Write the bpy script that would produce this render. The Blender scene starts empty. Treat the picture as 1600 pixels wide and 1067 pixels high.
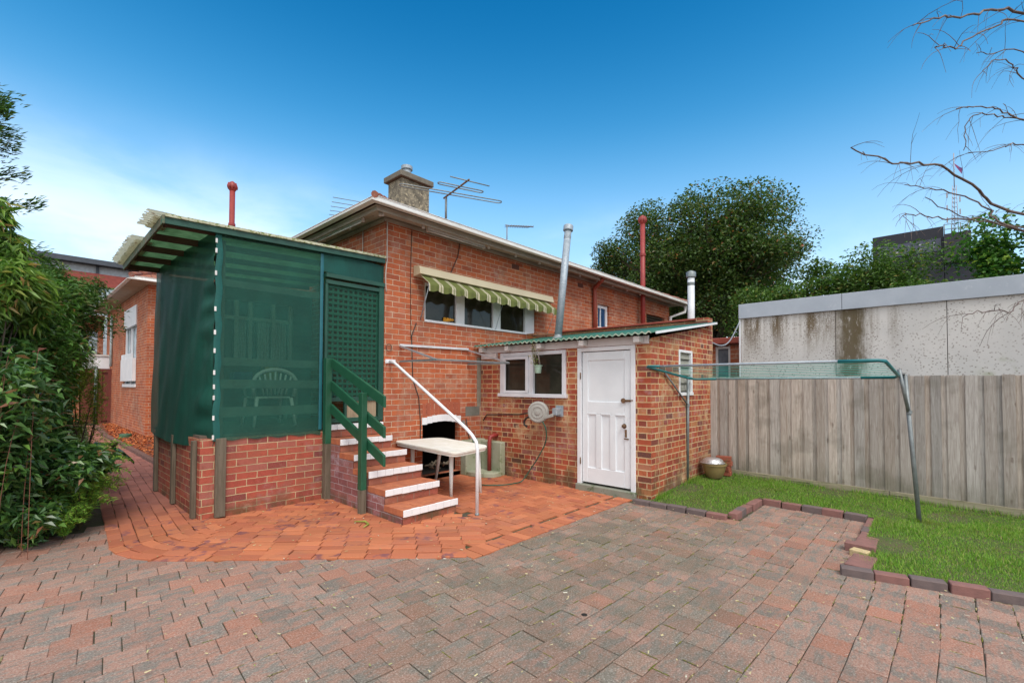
import bpy, math, random
import numpy as np
from mathutils import Vector, Matrix
random.seed(7); RNG = np.random.default_rng(7)
C = bpy.context.scene.collection
sc = bpy.context.scene
R_ = math.radians
WLOC = {}

# ---------------------------------------------------------------- materials
def newmat(name):
    m = bpy.data.materials.new(name); m.use_nodes = True
    nt = m.node_tree; nt.nodes.clear()
    out = nt.nodes.new('ShaderNodeOutputMaterial'); b = nt.nodes.new('ShaderNodeBsdfPrincipled')
    nt.links.new(b.outputs[0], out.inputs[0])
    return m, nt, b, out
class N:
    def __init__(s, nt): s.nt = nt
    def n(s, t, **k):
        x = s.nt.nodes.new('ShaderNode' + t)
        for a, v in k.items(): setattr(x, a, v)
        return x
    def l(s, a, b): s.nt.links.new(a, b)
    def val(s, inp, v):
        if isinstance(v, (int, float, tuple, list)): inp.default_value = v
        else: s.l(v, inp)
    def coord(s, kind='Object', scale=(1, 1, 1), rot=(0, 0, 0)):
        t = s.n('TexCoord'); mp = s.n('Mapping'); s.l(t.outputs[kind], mp.inputs[0])
        mp.inputs['Scale'].default_value = scale; mp.inputs['Rotation'].default_value = rot
        return mp.outputs[0]
    def noise(s, vec, scale=5, detail=4, rough=.55, dist=0):
        x = s.n('TexNoise'); s.l(vec, x.inputs['Vector']); x.inputs['Scale'].default_value = scale
        x.inputs['Detail'].default_value = detail; x.inputs['Roughness'].default_value = rough
        x.inputs['Distortion'].default_value = dist
        return x.outputs['Fac']
    def ramp(s, f, stops, interp='LINEAR'):
        x = s.n('ValToRGB'); s.l(f, x.inputs[0]); cr = x.color_ramp; cr.interpolation = interp
        while len(cr.elements) > 1: cr.elements.remove(cr.elements[-1])
        for i, (p, c) in enumerate(stops):
            e = cr.elements[0] if i == 0 else cr.elements.new(p)
            e.position = p; e.color = (c if isinstance(c, tuple) else (c, c, c)) + (1,) if not (isinstance(c, tuple) and len(c) == 4) else c
        return x.outputs[0]
    def mix(s, f, a, b, mode='MIX'):
        x = s.n('Mix', data_type='RGBA', blend_type=mode)
        s.val(x.inputs[0], f)
        for i, v in ((6, a), (7, b)):
            if isinstance(v, tuple): x.inputs[i].default_value = v + (1,) if len(v) == 3 else v
            else: s.l(v, x.inputs[i])
        return x.outputs[2]
    def math(s, op, a, b=0., c=0.):
        x = s.n('Math', operation=op)
        for i, v in enumerate((a, b, c)): s.val(x.inputs[i], v)
        return x.outputs[0]
    def mr(s, v, a, b, c=0., d=1.):
        x = s.n('MapRange', interpolation_type='SMOOTHSTEP'); s.val(x.inputs[0], v)
        for i, w in enumerate((a, b, c, d)): x.inputs[i + 1].default_value = w
        return x.outputs[0]
    def bump(s, h, strength=.3, dist=.01):
        x = s.n('Bump'); s.l(h, x.inputs['Height']); x.inputs['Strength'].default_value = strength
        x.inputs['Distance'].default_value = dist
        return x.outputs[0]
MATS = {}
def plain(name, c1, c2=None, scale=6, rough=.6, metal=0, bump=.0, bscale=60, stretch=(1, 1, 1), c3=None, thr=.62, rndobj=0., spec=.5, trans=0):
    if name in MATS: return MATS[name]
    m, nt, b, out = newmat(name); s = N(nt)
    v = s.coord('Object', stretch)
    c2 = c2 or tuple(x * .75 for x in c1)
    col = s.mix(s.mr(s.noise(v, scale, 5), .3, .7), c1, c2)
    if c3: col = s.mix(s.mr(s.noise(v, scale * 2.3, 8, .7), thr, thr + .1), col, c3)
    if rndobj:
        oi = s.n('ObjectInfo'); hsv = s.n('HueSaturation'); s.l(col, hsv.inputs['Color'])
        s.l(s.math('MULTIPLY_ADD', oi.outputs['Random'], rndobj, 1 - rndobj / 2), hsv.inputs['Value']); col = hsv.outputs[0]
    s.l(col, b.inputs['Base Color'])
    b.inputs['Roughness'].default_value = rough; b.inputs['Metallic'].default_value = metal
    b.inputs['Specular IOR Level'].default_value = spec
    if bump: s.l(s.bump(s.noise(v, bscale, 4), bump), b.inputs['Normal'])
    MATS[name] = m
    return m
def brickmat(name, cols, mortar, stain=None, stain_amt=.5, squash=1., top_dark=None, green=0, bw=.24, off=.5, mcover=.0, mcol2=None, seed=0., msize=.005, rh=.086):
    """cols: list of (pos, colour) for the per-brick random value"""
    m, nt, b, out = newmat(name); s = N(nt)
    uv = s.coord('UV'); ob = s.coord('Object')
    # slight wobble so joints are not ruler-straight
    nz = s.n('TexNoise'); s.l(ob, nz.inputs['Vector']); nz.inputs['Scale'].default_value = 9; nz.inputs['Detail'].default_value = 3
    wob = s.n('VectorMath', operation='MULTIPLY_ADD'); s.l(nz.outputs['Color'], wob.inputs[0]); wob.inputs[1].default_value = (.014, .012, 0)
    s.l(uv, wob.inputs[2])
    br = s.n('TexBrick'); s.l(wob.outputs[0], br.inputs['Vector'])
    br.offset = off; br.squash = squash; br.squash_frequency = 2
    br.inputs['Color1'].default_value = (0, 0, 0, 1); br.inputs['Color2'].default_value = (1, 1, 1, 1); br.inputs['Mortar'].default_value = (.5, .5, .5, 1)
    br.inputs['Scale'].default_value = 1; br.inputs['Mortar Size'].default_value = msize; br.inputs['Mortar Smooth'].default_value = .25
    br.inputs['Bias'].default_value = seed; br.inputs['Brick Width'].default_value = bw; br.inputs['Row Height'].default_value = rh
    bc = s.ramp(br.outputs['Color'], cols)
    n1 = s.noise(ob, 14, 6, .7); n2 = s.noise(ob, 1.1, 4); n3 = s.noise(ob, 90, 3)
    bc = s.mix(s.math('MULTIPLY', s.mr(n1, .45, .75), .55), bc, tuple(x * .45 for x in cols[len(cols) // 2][1]))
    bc = s.mix(s.math('MULTIPLY', s.mr(n3, .4, .7), .25), bc, tuple(min(1, x * 1.7) for x in cols[len(cols) // 2][1]))
    if stain:
        bc = s.mix(s.math('MULTIPLY', s.math('MULTIPLY', s.mr(s.noise(ob, 2.3, 6, .75), .5, .68), s.mr(s.noise(ob, 11, 4), .35, .6)), stain_amt), bc, stain)
    mc = s.mix(s.mr(s.noise(ob, 5, 5), .35, .65), mortar, mcol2 or tuple(x * .7 for x in mortar))
    fac = br.outputs['Fac']
    if mcover:
        fac = s.math('MAXIMUM', fac, s.math('MULTIPLY', s.math('MULTIPLY', s.mr(s.noise(ob, 1.6, 3), .52, .64), s.mr(s.noise(ob, 8, 5, .7), .4, .55)), mcover))
    col = s.mix(fac, bc, mc)
    if green:
        geo = s.n('NewGeometry'); sx = s.n('SeparateXYZ'); s.l(geo.outputs['Position'], sx.inputs[0])
        g = s.math('MULTIPLY', s.mr(sx.outputs[2], green, .0), s.mr(s.noise(ob, 3.5, 5), .38, .62))
        col = s.mix(s.math('MULTIPLY', g, .75), col, (.055, .06, .025))
    col = s.mix(s.math('MULTIPLY', s.mr(s.noise(ob, .9, 6, .75), .46, .66), .42), col, (.19, .1, .07)); col = s.mix(s.math('MULTIPLY', s.mr(s.noise(ob, 3.2, 7, .8), .56, .7), .3), col, (.5, .36, .27))
    s.l(col, b.inputs['Base Color']); b.inputs['Roughness'].default_value = .88; b.inputs['Specular IOR Level'].default_value = .25
    h = s.math('SUBTRACT', s.math('MULTIPLY', n1, .35), fac)
    s.l(s.bump(h, .6, .006), b.inputs['Normal'])
    MATS[name] = m
    return m
def attrmat(name, build, rough=.85, spec=.3, bumpf=None, trans=None):
    m, nt, b, out = newmat(name); s = N(nt)
    a = s.n('Attribute', attribute_name='rnd'); sep = s.n('SeparateColor'); s.l(a.outputs['Color'], sep.inputs[0])
    r, g, bl = sep.outputs
    col = build(s, r, g, bl)
    s.l(col, b.inputs['Base Color']); b.inputs['Roughness'].default_value = rough; b.inputs['Specular IOR Level'].default_value = spec
    if bumpf: s.l(bumpf(s), b.inputs['Normal'])
    if trans:
        t = s.n('BsdfTranslucent'); s.l(s.mix(1., col, trans, 'MULTIPLY'), t.inputs[0]); mx = s.n('MixShader'); mx.inputs[0].default_value = .3
        s.l(b.outputs[0], mx.inputs[1]); s.l(t.outputs[0], mx.inputs[2]); s.l(mx.outputs[0], out.inputs[0])
    MATS[name] = m
    return m
def glassmat(name, tint=(.022, .02, .015), rough=.04):
    m, nt, b, out = newmat(name); s = N(nt); v = s.coord('Object')
    s.l(s.mix(s.mr(s.noise(v, 3, 3), .35, .7), tint, tuple(x * 1.8 for x in tint)), b.inputs['Base Color'])
    b.inputs['Roughness'].default_value = rough; b.inputs['Specular IOR Level'].default_value = .35
    MATS[name] = m
    return m

# ---------------------------------------------------------------- mesh builder
class MB:
    def __init__(s): s.v = []; s.f = []; s.c = []; s.sm = []; s.col = (.5, .5, .5); s.smooth = False
    def face(s, pts):
        i = len(s.v); s.v += [tuple(p) for p in pts]; s.f.append(tuple(range(i, i + len(pts)))); s.c.append(s.col); s.sm.append(s.smooth)
    def idx(s, verts, faces):
        i = len(s.v); s.v += [tuple(p) for p in verts]
        for f in faces: s.f.append(tuple(j + i for j in f)); s.c.append(s.col); s.sm.append(s.smooth)
    def box(s, x0, x1, y0, y1, z0, z1):
        v = [(x, y, z) for z in (z0, z1) for y in (y0, y1) for x in (x0, x1)]
        s.idx(v, [(0, 2, 3, 1), (4, 5, 7, 6), (0, 1, 5, 4), (2, 6, 7, 3), (0, 4, 6, 2), (1, 3, 7, 5)]); return s
    def hexa(s, v):  # 8 verts in box order
        s.idx(v, [(0, 2, 3, 1), (4, 5, 7, 6), (0, 1, 5, 4), (2, 6, 7, 3), (0, 4, 6, 2), (1, 3, 7, 5)]); return s
    def beam(s, a, b, w, h, up=(0, 0, 1)):
        """rectangular bar from a to b, w across, h along 'up'"""
        a = Vector(a); b = Vector(b); d = (b - a).normalized(); u = Vector(up); r = d.cross(u).normalized(); u = r.cross(d)
        v = [p + r * sx * w / 2 + u * sz * h / 2 for sz in (-1, 1) for sx in (-1, 1) for p in (a, b)]
        v = [v[i] for i in (0, 1, 2, 3, 4, 5, 6, 7)]
        s.idx(v, [(0, 2, 3, 1), (4, 5, 7, 6), (0, 1, 5, 4), (2, 6, 7, 3), (0, 4, 6, 2), (1, 3, 7, 5)]); return s
    def tube(s, pts, r, n=8, cap=True):
        pts = [Vector(p) for p in pts]; k = len(pts); rs = r if isinstance(r, (list, tuple)) else [r] * k
        sm = s.smooth; s.smooth = True; base = len(s.v); u = None
        for i, p in enumerate(pts):
            d = (pts[min(i + 1, k - 1)] - pts[max(i - 1, 0)]).normalized()
            if u is None: u = d.orthogonal().normalized()
            else: u = (u - d * u.dot(d)); u = u.normalized() if u.length > 1e-5 else d.orthogonal().normalized()
            w = d.cross(u)
            for j in range(n):
                a = 2 * math.pi * j / n; s.v.append(tuple(p + (u * math.cos(a) + w * math.sin(a)) * rs[i]))
        for i in range(k - 1):
            for j in range(n):
                a = base + i * n + j; b2 = base + i * n + (j + 1) % n
                s.f.append((a, b2, b2 + n, a + n)); s.c.append(s.col); s.sm.append(True)
        if cap:
            for f in (tuple(base + j for j in range(n))[::-1], tuple(base + (k - 1) * n + j for j in range(n))):
                s.f.append(f); s.c.append(s.col); s.sm.append(False)
        s.smooth = sm; return s
    def lathe(s, prof, c=(0, 0, 0), n=24, mat=None):
        """prof: (r, z) list; mat rotates it"""
        M = mat or Matrix.Identity(3); c = Vector(c); base = len(s.v)
        def ring(r, z):
            for j in range(n):
                a = 2 * math.pi * j / n; s.v.append(tuple(c + M @ Vector((r * math.cos(a), r * math.sin(a), z))))
            return len(s.v) - n
        last = ring(*prof[0]); pd = None
        for p0, p1 in zip(prof, prof[1:]):
            d = math.atan2(p1[1] - p0[1], p1[0] - p0[0])
            if pd is not None and abs((d - pd + math.pi) % (2 * math.pi) - math.pi) > R_(38): last = ring(*p0)
            pd = d; nw = ring(*p1)
            for j in range(n):
                s.f.append((last + j, last + (j + 1) % n, nw + (j + 1) % n, nw + j)); s.c.append(s.col); s.sm.append(True)
            last = nw
        return s
    def prism(s, poly, z0, z1):
        n = len(poly); v = [(x, y, z0) for x, y in poly] + [(x, y, z1) for x, y in poly]
        s.idx(v, [tuple(range(n))[::-1], tuple(range(n, 2 * n))] + [(i, (i + 1) % n, (i + 1) % n + n, i + n) for i in range(n)]); return s
    def build(s, name, mat, parent=None, base=None, bevel=0, solid=0, kind=None):
        off = Vector(base) if base is not None else (WLOC[parent.name] if parent else Vector((0, 0, 0)))
        me = bpy.data.meshes.new(name)
        V = np.array(s.v, float).reshape(-1, 3)
        me.from_pydata([tuple(p) for p in V - np.array(off)], [], s.f)
        mats = mat if isinstance(mat, list) else [mat]
        for mm in mats: me.materials.append(mm)
        me.attributes.new('rnd', 'FLOAT_COLOR', 'CORNER'); me.uv_layers.new(name='UVMap')
        uvs = []; cols = []
        for p, c in zip(me.polygons, s.c):
            nx, ny, nz = (abs(t) for t in p.normal)
            for vi in p.vertices:
                x, y, z = V[vi]
                uvs += ((x, y) if nz > .7 else ((y, z) if nx > ny else (x, z))); cols += (*c, 1.)
        me.uv_layers['UVMap'].data.foreach_set('uv', uvs); me.attributes['rnd'].data.foreach_set('color', cols)
        me.polygons.foreach_set('use_smooth', s.sm)
        me.update()
        o = bpy.data.objects.new(name, me); C.objects.link(o)
        if parent: o.parent = parent; o.location = off - WLOC[parent.name]
        else: o.location = off
        WLOC[o.name] = off
        if bevel:
            b = o.modifiers.new('bevel', 'BEVEL'); b.width = bevel; b.segments = 1; b.limit_method = 'ANGLE'; b.angle_limit = R_(40)
        if kind: o['kind'] = kind
        return o
def fastmesh(name, V, F, mat, rnd=None, parent=None, base=None, smooth=False):
    """V (n,3), F (m,k) all same size; rnd per face colour (m,3)"""
    off = np.array(base if base is not None else (WLOC[parent.name] if parent else (0, 0, 0)), float)
    me = bpy.data.meshes.new(name); n, k = F.shape
    me.vertices.add(len(V)); me.vertices.foreach_set('co', (V - off).astype(np.float32).ravel())
    me.loops.add(n * k); me.loops.foreach_set('vertex_index', F.astype(np.int32).ravel())
    me.polygons.add(n); me.polygons.foreach_set('loop_start', np.arange(0, n * k, k, dtype=np.int32))
    me.polygons.foreach_set('loop_total', np.full(n, k, np.int32))
    me.polygons.foreach_set('use_smooth', np.full(n, smooth))
    me.materials.append(mat)
    if rnd is not None:
        at = me.attributes.new('rnd', 'FLOAT_COLOR', 'CORNER')
        cc = np.ones((n, k, 4), np.float32); cc[:, :, :3] = rnd[:, None, :]; at.data.foreach_set('color', cc.ravel())
    me.update(calc_edges=True); me.validate()
    o = bpy.data.objects.new(name, me); C.objects.link(o)
    if parent: o.parent = parent; o.location = Vector(off) - WLOC[parent.name]
    else: o.location = off
    WLOC[o.name] = Vector(off)
    return o
def thing(name, label, cat, loc=(0, 0, 0), group=None):
    o = bpy.data.objects.new(name, None); C.objects.link(o); o.location = loc; o.empty_display_size = .2
    WLOC[o.name] = Vector(loc); o['label'] = label; o['category'] = cat
    if group: o['group'] = group
    return o
def tag(o, label, cat, group=None):
    o['label'] = label; o['category'] = cat
    if group: o['group'] = group
    return o
def wall(m, axis, p, u0, u1, z0, z1, holes=(), depth=.11, sgn=1):
    """rectangular wall sheet on plane axis=p with holes (u0,u1,z0,z1) and reveals going 'depth' along sgn"""
    us = sorted({u0, u1, *[h[0] for h in holes], *[h[1] for h in holes]}); zs = sorted({z0, z1, *[h[2] for h in holes], *[h[3] for h in holes]})
    P = (lambda u, z, d=0: (p + d, u, z)) if axis == 'x' else (lambda u, z, d=0: (u, p + d, z))
    for a, b in zip(us, us[1:]):
        for c, d in zip(zs, zs[1:]):
            cu, cz = (a + b) / 2, (c + d) / 2
            if any(h[0] < cu < h[1] and h[2] < cz < h[3] for h in holes): continue
            m.face([P(a, c), P(b, c), P(b, d), P(a, d)])
    D = depth * sgn
    for a, b, c, d in holes:
        m.face([P(a, c), P(a, d), P(a, d, D), P(a, c, D)]); m.face([P(b, c), P(b, d), P(b, d, D), P(b, c, D)])
        m.face([P(a, c), P(b, c), P(b, c, D), P(a, c, D)]); m.face([P(a, d), P(b, d), P(b, d, D), P(a, d, D)])

# ---------------------------------------------------------------- palette
HB = [(0, (.28, .07, .038)), (.3, (.4, .098, .043)), (.6, (.46, .122, .048)), (.85, (.34, .1, .058)), (1, (.5, .16, .066))]
brick_house = brickmat('house_brick', HB, (.6, .48, .35), stain=(.5, .38, .33), stain_amt=.4, mcover=.25)
brick_shed = brickmat('shed_brick', [(0, (.09, .05, .045)), (.1, (.24, .05, .035)), (.4, (.35, .07, .038)), (.75, (.4, .095, .045)), (.93, (.43, .2, .09)), (1, (.3, .12, .11))],
                      (.62, .46, .28), stain=(.5, .4, .42), stain_amt=.45, squash=.55, green=.75, mcover=.6, mcol2=(.5, .32, .15), msize=.0085)
brick_dado = brickmat('dado_brick', [(0, (.16, .05, .05)), (.3, (.33, .07, .05)), (.7, (.38, .09, .055)), (1, (.3, .11, .09))], (.55, .44, .26), stain=(.4, .3, .3), stain_amt=.35, green=.25)
brick_stair = brickmat('stair_brick', [(0, (.2, .07, .05)), (.5, (.33, .09, .06)), (1, (.37, .13, .08))], (.3, .22, .17), green=.3)
brick_wash = brickmat('washed_brick', [(0, (.2, .08, .085)), (.5, (.27, .1, .1)), (1, (.32, .14, .13))], (.45, .38, .4), stain=(.5, .42, .5), stain_amt=.8, green=.2)
white_paint = plain('white_paint', (.78, .79, .82), (.7, .72, .76), scale=3, rough=.45, bump=.06, c3=(.42, .4, .36), thr=.72)
old_white = plain('old_white_paint', (.7, .67, .66), (.6, .56, .54), scale=5, rough=.7, bump=.15, c3=(.3, .22, .16), thr=.64)
gutter_m = plain('gutter_paint', (.86, .86, .85), (.8, .79, .76), scale=2, rough=.4, c3=(.2, .17, .12), thr=.68)
soffit_m = plain('soffit_board', (.5, .44, .37), (.4, .34, .28), scale=3, rough=.8, c3=(.16, .11, .08), thr=.6)
green_paint = plain('green_paint', (.012, .09, .045), (.009, .07, .035), scale=4, rough=.45, bump=.08, bscale=120, c3=(.03, .13, .08), thr=.66)
green_dark = plain('green_trim', (.012, .075, .05), (.01, .055, .04), scale=4, rough=.5)
tim = plain('weathered_timber', (.16, .13, .095), (.1, .08, .055), scale=7, rough=.85, bump=.4, bscale=30, stretch=(4, 4, .35), c3=(.07, .08, .04), thr=.6)
brown_tim = plain('brown_rafter', (.09, .045, .03), (.06, .03, .02), scale=6, rough=.8, bump=.2)
galv = plain('galvanised_steel', (.34, .39, .44), (.26, .31, .36), scale=18, rough=.55, metal=.25, c3=(.5, .53, .56), thr=.55)
galv_dull = plain('dull_steel', (.24, .27, .28), (.18, .2, .21), scale=14, rough=.5, metal=.4, c3=(.3, .26, .2), thr=.68)
teal_plastic = plain('teal_plastic', (.01, .17, .18), (.01, .13, .15), scale=4, rough=.4)
red_paint = plain('red_pipe_paint', (.3, .035, .03), (.24, .03, .026), scale=5, rough=.5, c3=(.2, .05, .04), thr=.66)
oxide_red = plain('oxide_red_paint', (.32, .065, .04), (.26, .05, .03), scale=5, rough=.6, c3=(.16, .05, .04), thr=.64)
concrete = plain('concrete', (.26, .26, .22), (.18, .2, .15), scale=3, rough=.9, bump=.3, c3=(.1, .13, .07), thr=.52)
painted_void = plain('painted_void_shade', (.012, .01, .009), (.02, .016, .013), scale=3, rough=1)  # near-black colour paints in the shade inside niche, openings and shed
glass = glassmat('window_glass')
glass_blue = glassmat('blue_window_glass', (.02, .06, .14), .1)
black_m = plain('black_metal', (.03, .028, .028), (.05, .04, .035), scale=10, rough=.5)
cable_m = plain('cable_black', (.05, .035, .03), rough=.6)
cable_w = plain('cable_white', (.55, .5, .46), rough=.6)
rust = plain('rusty_steel', (.22, .12, .06), (.12, .07, .04), scale=30, rough=.7, metal=.3)
tile_m = plain('terracotta_tile', (.3, .1, .06), (.22, .08, .06), scale=6, rough=.8, bump=.3, c3=(.2, .19, .15), thr=.56)
roof_m = brickmat('roof_tile_courses', [(0, (.2, .07, .045)), (.5, (.29, .1, .06)), (1, (.34, .13, .08))], (.07, .04, .03), bw=.3, rh=.33, msize=.012)
mossy = plain('mossy_sheet_edge', (.5, .5, .38), (.4, .4, .26), scale=9, rough=.7, c3=(.16, .19, .05), thr=.5)
render_m = plain('chimney_render', (.26, .23, .17), (.1, .09, .07), scale=9, rough=.95, bump=1, bscale=40, c3=(.44, .38, .26), thr=.53)
stone_cap = plain('chimney_cap', (.17, .15, .12), (.12, .11, .09), scale=12, rough=.9, bump=.4)
hose_m = plain('green_hose', (.012, .09, .06), rough=.4)
reel_m = plain('reel_plastic', (.33, .32, .3), (.27, .26, .24), scale=5, rough=.45)

# ---------------------------------------------------------------- ground, paving
def gcol(s, r, g, b): pass
m, nt, b_, out = newmat('joint_sand'); s = N(nt); v = s.coord('Object')
colr = s.mix(s.mr(s.noise(v, 1.2, 5), .4, .6), (.07, .056, .04), (.05, .055, .02))
colr = s.mix(s.mr(s.noise(v, 30, 4, .7), .62, .7), colr, (.35, .3, .14)); s.l(colr, b_.inputs['Base Color']); b_.inputs['Roughness'].default_value = .95
s.l(s.bump(s.noise(v, 40, 4), .5), b_.inputs['Normal']); MATS['joint_sand'] = m
MB().idx([(-400, -400, -.014), (400, -400, -.014), (400, 400, -.014), (-400, 400, -.014)], [(0, 1, 2, 3)]) if False else None
gm = MB(); gm.face([(-400, -400, -.01), (400, -400, -.01), (400, 400, -.01), (-400, 400, -.01)]); gm.build('ground', MATS['joint_sand'], kind='structure')

def pave_col(s, r, g, bl):
    v = s.coord('Object'); st = s.coord('Object', (1, 2.2, 1))
    mixv = s.math('ADD', s.math('MULTIPLY_ADD', r, .3, -.1), s.math('MULTIPLY', s.mr(s.noise(st, 6.5, 6, .72), .36, .64), .8))
    c = s.mix(s.mr(mixv, .2, .85), (.25, .142, .108), (.15, .13, .112))
    c = s.mix(s.math('MULTIPLY', s.mr(g, .78, .98), .6), c, (.3, .11, .065))
    big = s.noise(v, .55, 4, .6)
    sx = s.n('SeparateXYZ'); geo = s.n('NewGeometry'); s.l(geo.outputs['Position'], sx.inputs[0])
    # a damp mossy patch round the middle of the yard
    dx = s.math('SUBTRACT', sx.outputs[0], 3.6); dy = s.math('SUBTRACT', sx.outputs[1], 2.3)
    dd = s.math('SQRT', s.math('ADD', s.math('MULTIPLY', s.math('MULTIPLY', dx, dx), .45), s.math('MULTIPLY', dy, dy)))
    patch = s.math('MULTIPLY', s.mr(dd, 2.3, .5), s.mr(s.noise(v, 2.0, 6, .7), .3, .62))
    c = s.mix(s.math('MULTIPLY', patch, .72), c, (.1, .092, .065))
    c = s.mix(s.math('MULTIPLY', s.mr(big, .58, .7), .4), c, (.1, .09, .05))
    fine = s.noise(v, 85, 4, .85); spk = s.n('TexVoronoi'); s.l(v, spk.inputs[0]); spk.inputs['Scale'].default_value = 150
    c = s.mix(s.math('MULTIPLY', s.mr(fine, .5, .66), .55), c, (.4, .36, .32))
    c = s.mix(s.math('MULTIPLY', s.mr(fine, .46, .32), .7), c, (.028, .025, .023))
    hsv = s.n('HueSaturation'); s.l(c, hsv.inputs['Color']); s.l(s.math('MULTIPLY_ADD', bl, .3, 1.04), hsv.inputs['Value'])
    return hsv.outputs[0]
pav_m = attrmat('paver_concrete', pave_col, .9, .25, lambda s: s.bump(s.noise(s.coord('Object'), 120, 3, .8), .5, .004))
def orange_col(s, r, g, bl):
    v = s.coord('Object')
    c = s.ramp(r, [(0, (.36, .11, .06)), (.35, (.42, .135, .065)), (.75, (.46, .16, .075)), (1, (.39, .13, .07))])
    st = s.coord('Object', (1, 1, 1))
    pf = s.math('MULTIPLY', s.mr(g, .8, .86), s.mr(s.noise(st, 9, 4), .48, .62))
    c = s.mix(s.math('MULTIPLY', pf, .85), c, (.17, .065, .075))
    geo = s.n('NewGeometry'); sx = s.n('SeparateXYZ'); s.l(geo.outputs['Position'], sx.inputs[0])
    c = s.mix(s.math('MULTIPLY', s.mr(sx.outputs[1], 6.0, 8.2), .8), c, (.27, .115, .1))      # the old side path is pinker and duller
    c = s.mix(s.math('MULTIPLY', s.mr(s.noise(v, 1.4, 5, .7), .52, .68), .4), c, (.27, .12, .085))
    c = s.mix(s.math('MULTIPLY', s.mr(s.noise(v, 60, 5, .75), .55, .75), .35), c, (.6, .3, .17))
    hsv = s.n('HueSaturation'); s.l(c, hsv.inputs['Color']); s.l(s.math('MULTIPLY_ADD', bl, .3, .85), hsv.inputs['Value'])
    return hsv.outputs[0]
orb_m = attrmat('paving_brick_clay', orange_col, .82, .3, lambda s: s.bump(s.noise(s.coord('Object'), 70, 4, .7), .35, .004))

def add_slab(VV, FF, CC, cx, cy, lx, ly, ang, z, jit=.003, dz=.002, tilt=.006, h=.05, bev=.006, poly=None):
    a = ang + random.gauss(0, .008); ca, sa = math.cos(a), math.sin(a)
    cx += random.gauss(0, jit * .6); cy += random.gauss(0, jit * .6); z += random.gauss(0, dz)
    tx, ty = random.gauss(0, tilt), random.gauss(0, tilt)
    hx, hy = lx / 2, ly / 2; base = len(VV)
    for (k, zz) in ((bev, 0), (0, -bev * .8), (0, -h)):
        for sx_, sy_ in ((-1, -1), (1, -1), (1, 1), (-1, 1)):
            x = sx_ * (hx - k); y = sy_ * (hy - k)
            VV.append((cx + x * ca - y * sa, cy + x * sa + y * ca, z + zz + tx * x + ty * y))
    col = (random.random(), random.random(), random.random())
    fs = [(0, 1, 2, 3)] + [(4 + i, 4 + (i + 1) % 4, (i + 1) % 4, i) for i in range(4)] + [(8 + i, 8 + (i + 1) % 4, 4 + (i + 1) % 4, 4 + i) for i in range(4)]
    for f in fs: FF.append([base + j for j in f]); CC.append(col)
OUT = [(-.2, 24.5), (1.7, 20), (1.4, 16), (1.15, 12), (.9, 9), (.74, 7.2)]
def orange_zone(x, y):
    """inside the clay paved area and side path"""
    if y < 3.15: return False
    if x > 2.96: return x < 6.1
    if y > 9: return x > .95 + (y - 9) * .07
    if y < 6.4:
        # 45 degree edge + arc round (1.85,6.2)
        if x + y < 6.13: return False
        if x < 1.06 and y > 5.08: return math.hypot(x - 1.94, y - 5.96) < 1.25 or y > 5.96 and x > .69
        return True
    return x > .7 + (y - 6.4) * .09
def lawn_edge(y):
    if y > 1.82: return 5.86
    if y > .55: return 6.92
    if y > -.46: return 4.88 + (0.55 - y) * .24
    return 5.12 + (-.46 - y) * .25
V_, F_, C_ = [], [], []; JT = []
RX, RY = .2, .1935
for j in range(-26, 34):
    off = (RX / 2 if j % 2 else 0) + random.gauss(0, .006)
    for i in range(-18, 42):
        x = i * RX + off; y0 = j * RY + .02; a_ = .035 + .034 * max(0, y0 - 1.4); y = y0 + a_ * max(-.5, 3.5 - x) - .1; ry = RY * (1 + .034 * max(0, 3.5 - x) * (y0 > 1.4)); skew = -math.atan(a_)
        if all(orange_zone(x + a, y + b) for a, b in ((0, 0), (.13, 0), (-.13, 0), (0, .13), (0, -.13))): continue
        le = lawn_edge(y)
        if x > le + .02 or x < -3.5 or y > 6.9 and x > -.3: continue
        JT.append((x, y, skew, ry))
        add_slab(V_, F_, C_, x, y, RX * math.sqrt(1 + a_ * a_) - .004, ry - .004, skew, 0, jit=.0025, dz=.0015, bev=.004)
fastmesh('paving', np.array(V_), np.array(F_), pav_m, np.array(C_)).__setitem__('kind', 'structure')

MV, MF, MC = [], [], []
for (x, y, sk, ry) in JT:
    wet = math.exp(-(((x - 3.4) / 2.0) ** 2 + ((y - 2.1) / 1.2) ** 2)); dry = .55 if x > lawn_edge(y) - 1.3 else .12
    for horiz in (1, 0):
        if random.random() > (wet * (.85 if horiz else .4) + dry * .5): continue
        green = random.random() < wet + .15; a0 = sk if horiz else sk + math.pi / 2; L0 = .2 if horiz else ry
        ox, oy = (-math.sin(sk) * -ry / 2, math.cos(sk) * -ry / 2) if horiz else (math.cos(sk) * .1, math.sin(sk) * .1)
        t0 = random.uniform(-.5, 0) * L0; t1 = t0 + random.uniform(.25, .6) * L0; n0 = 6; base = len(MV); ca, sa = math.cos(a0), math.sin(a0)
        for i in range(n0 + 1):
            t = t0 + (t1 - t0) * i / n0; w0 = random.uniform(.0015, .0055) * (0.3 if i in (0, n0) else 1); cxp, cyp = x + ox + ca * t, y + oy + sa * t
            zz = .0012 + random.uniform(0, .003)
            MV.append((cxp - sa * w0, cyp + ca * w0, .0002)); MV.append((cxp, cyp, zz)); MV.append((cxp + sa * w0, cyp - ca * w0, .0002))
        c0 = random.uniform(0, .5) if green else random.uniform(.6, 1)
        for i in range(n0):
            for k in (0, 1): MF.append([base + i * 3 + k, base + i * 3 + 3 + k, base + i * 3 + 4 + k, base + i * 3 + 1 + k]); MC.append((c0, 0, 0))
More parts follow.
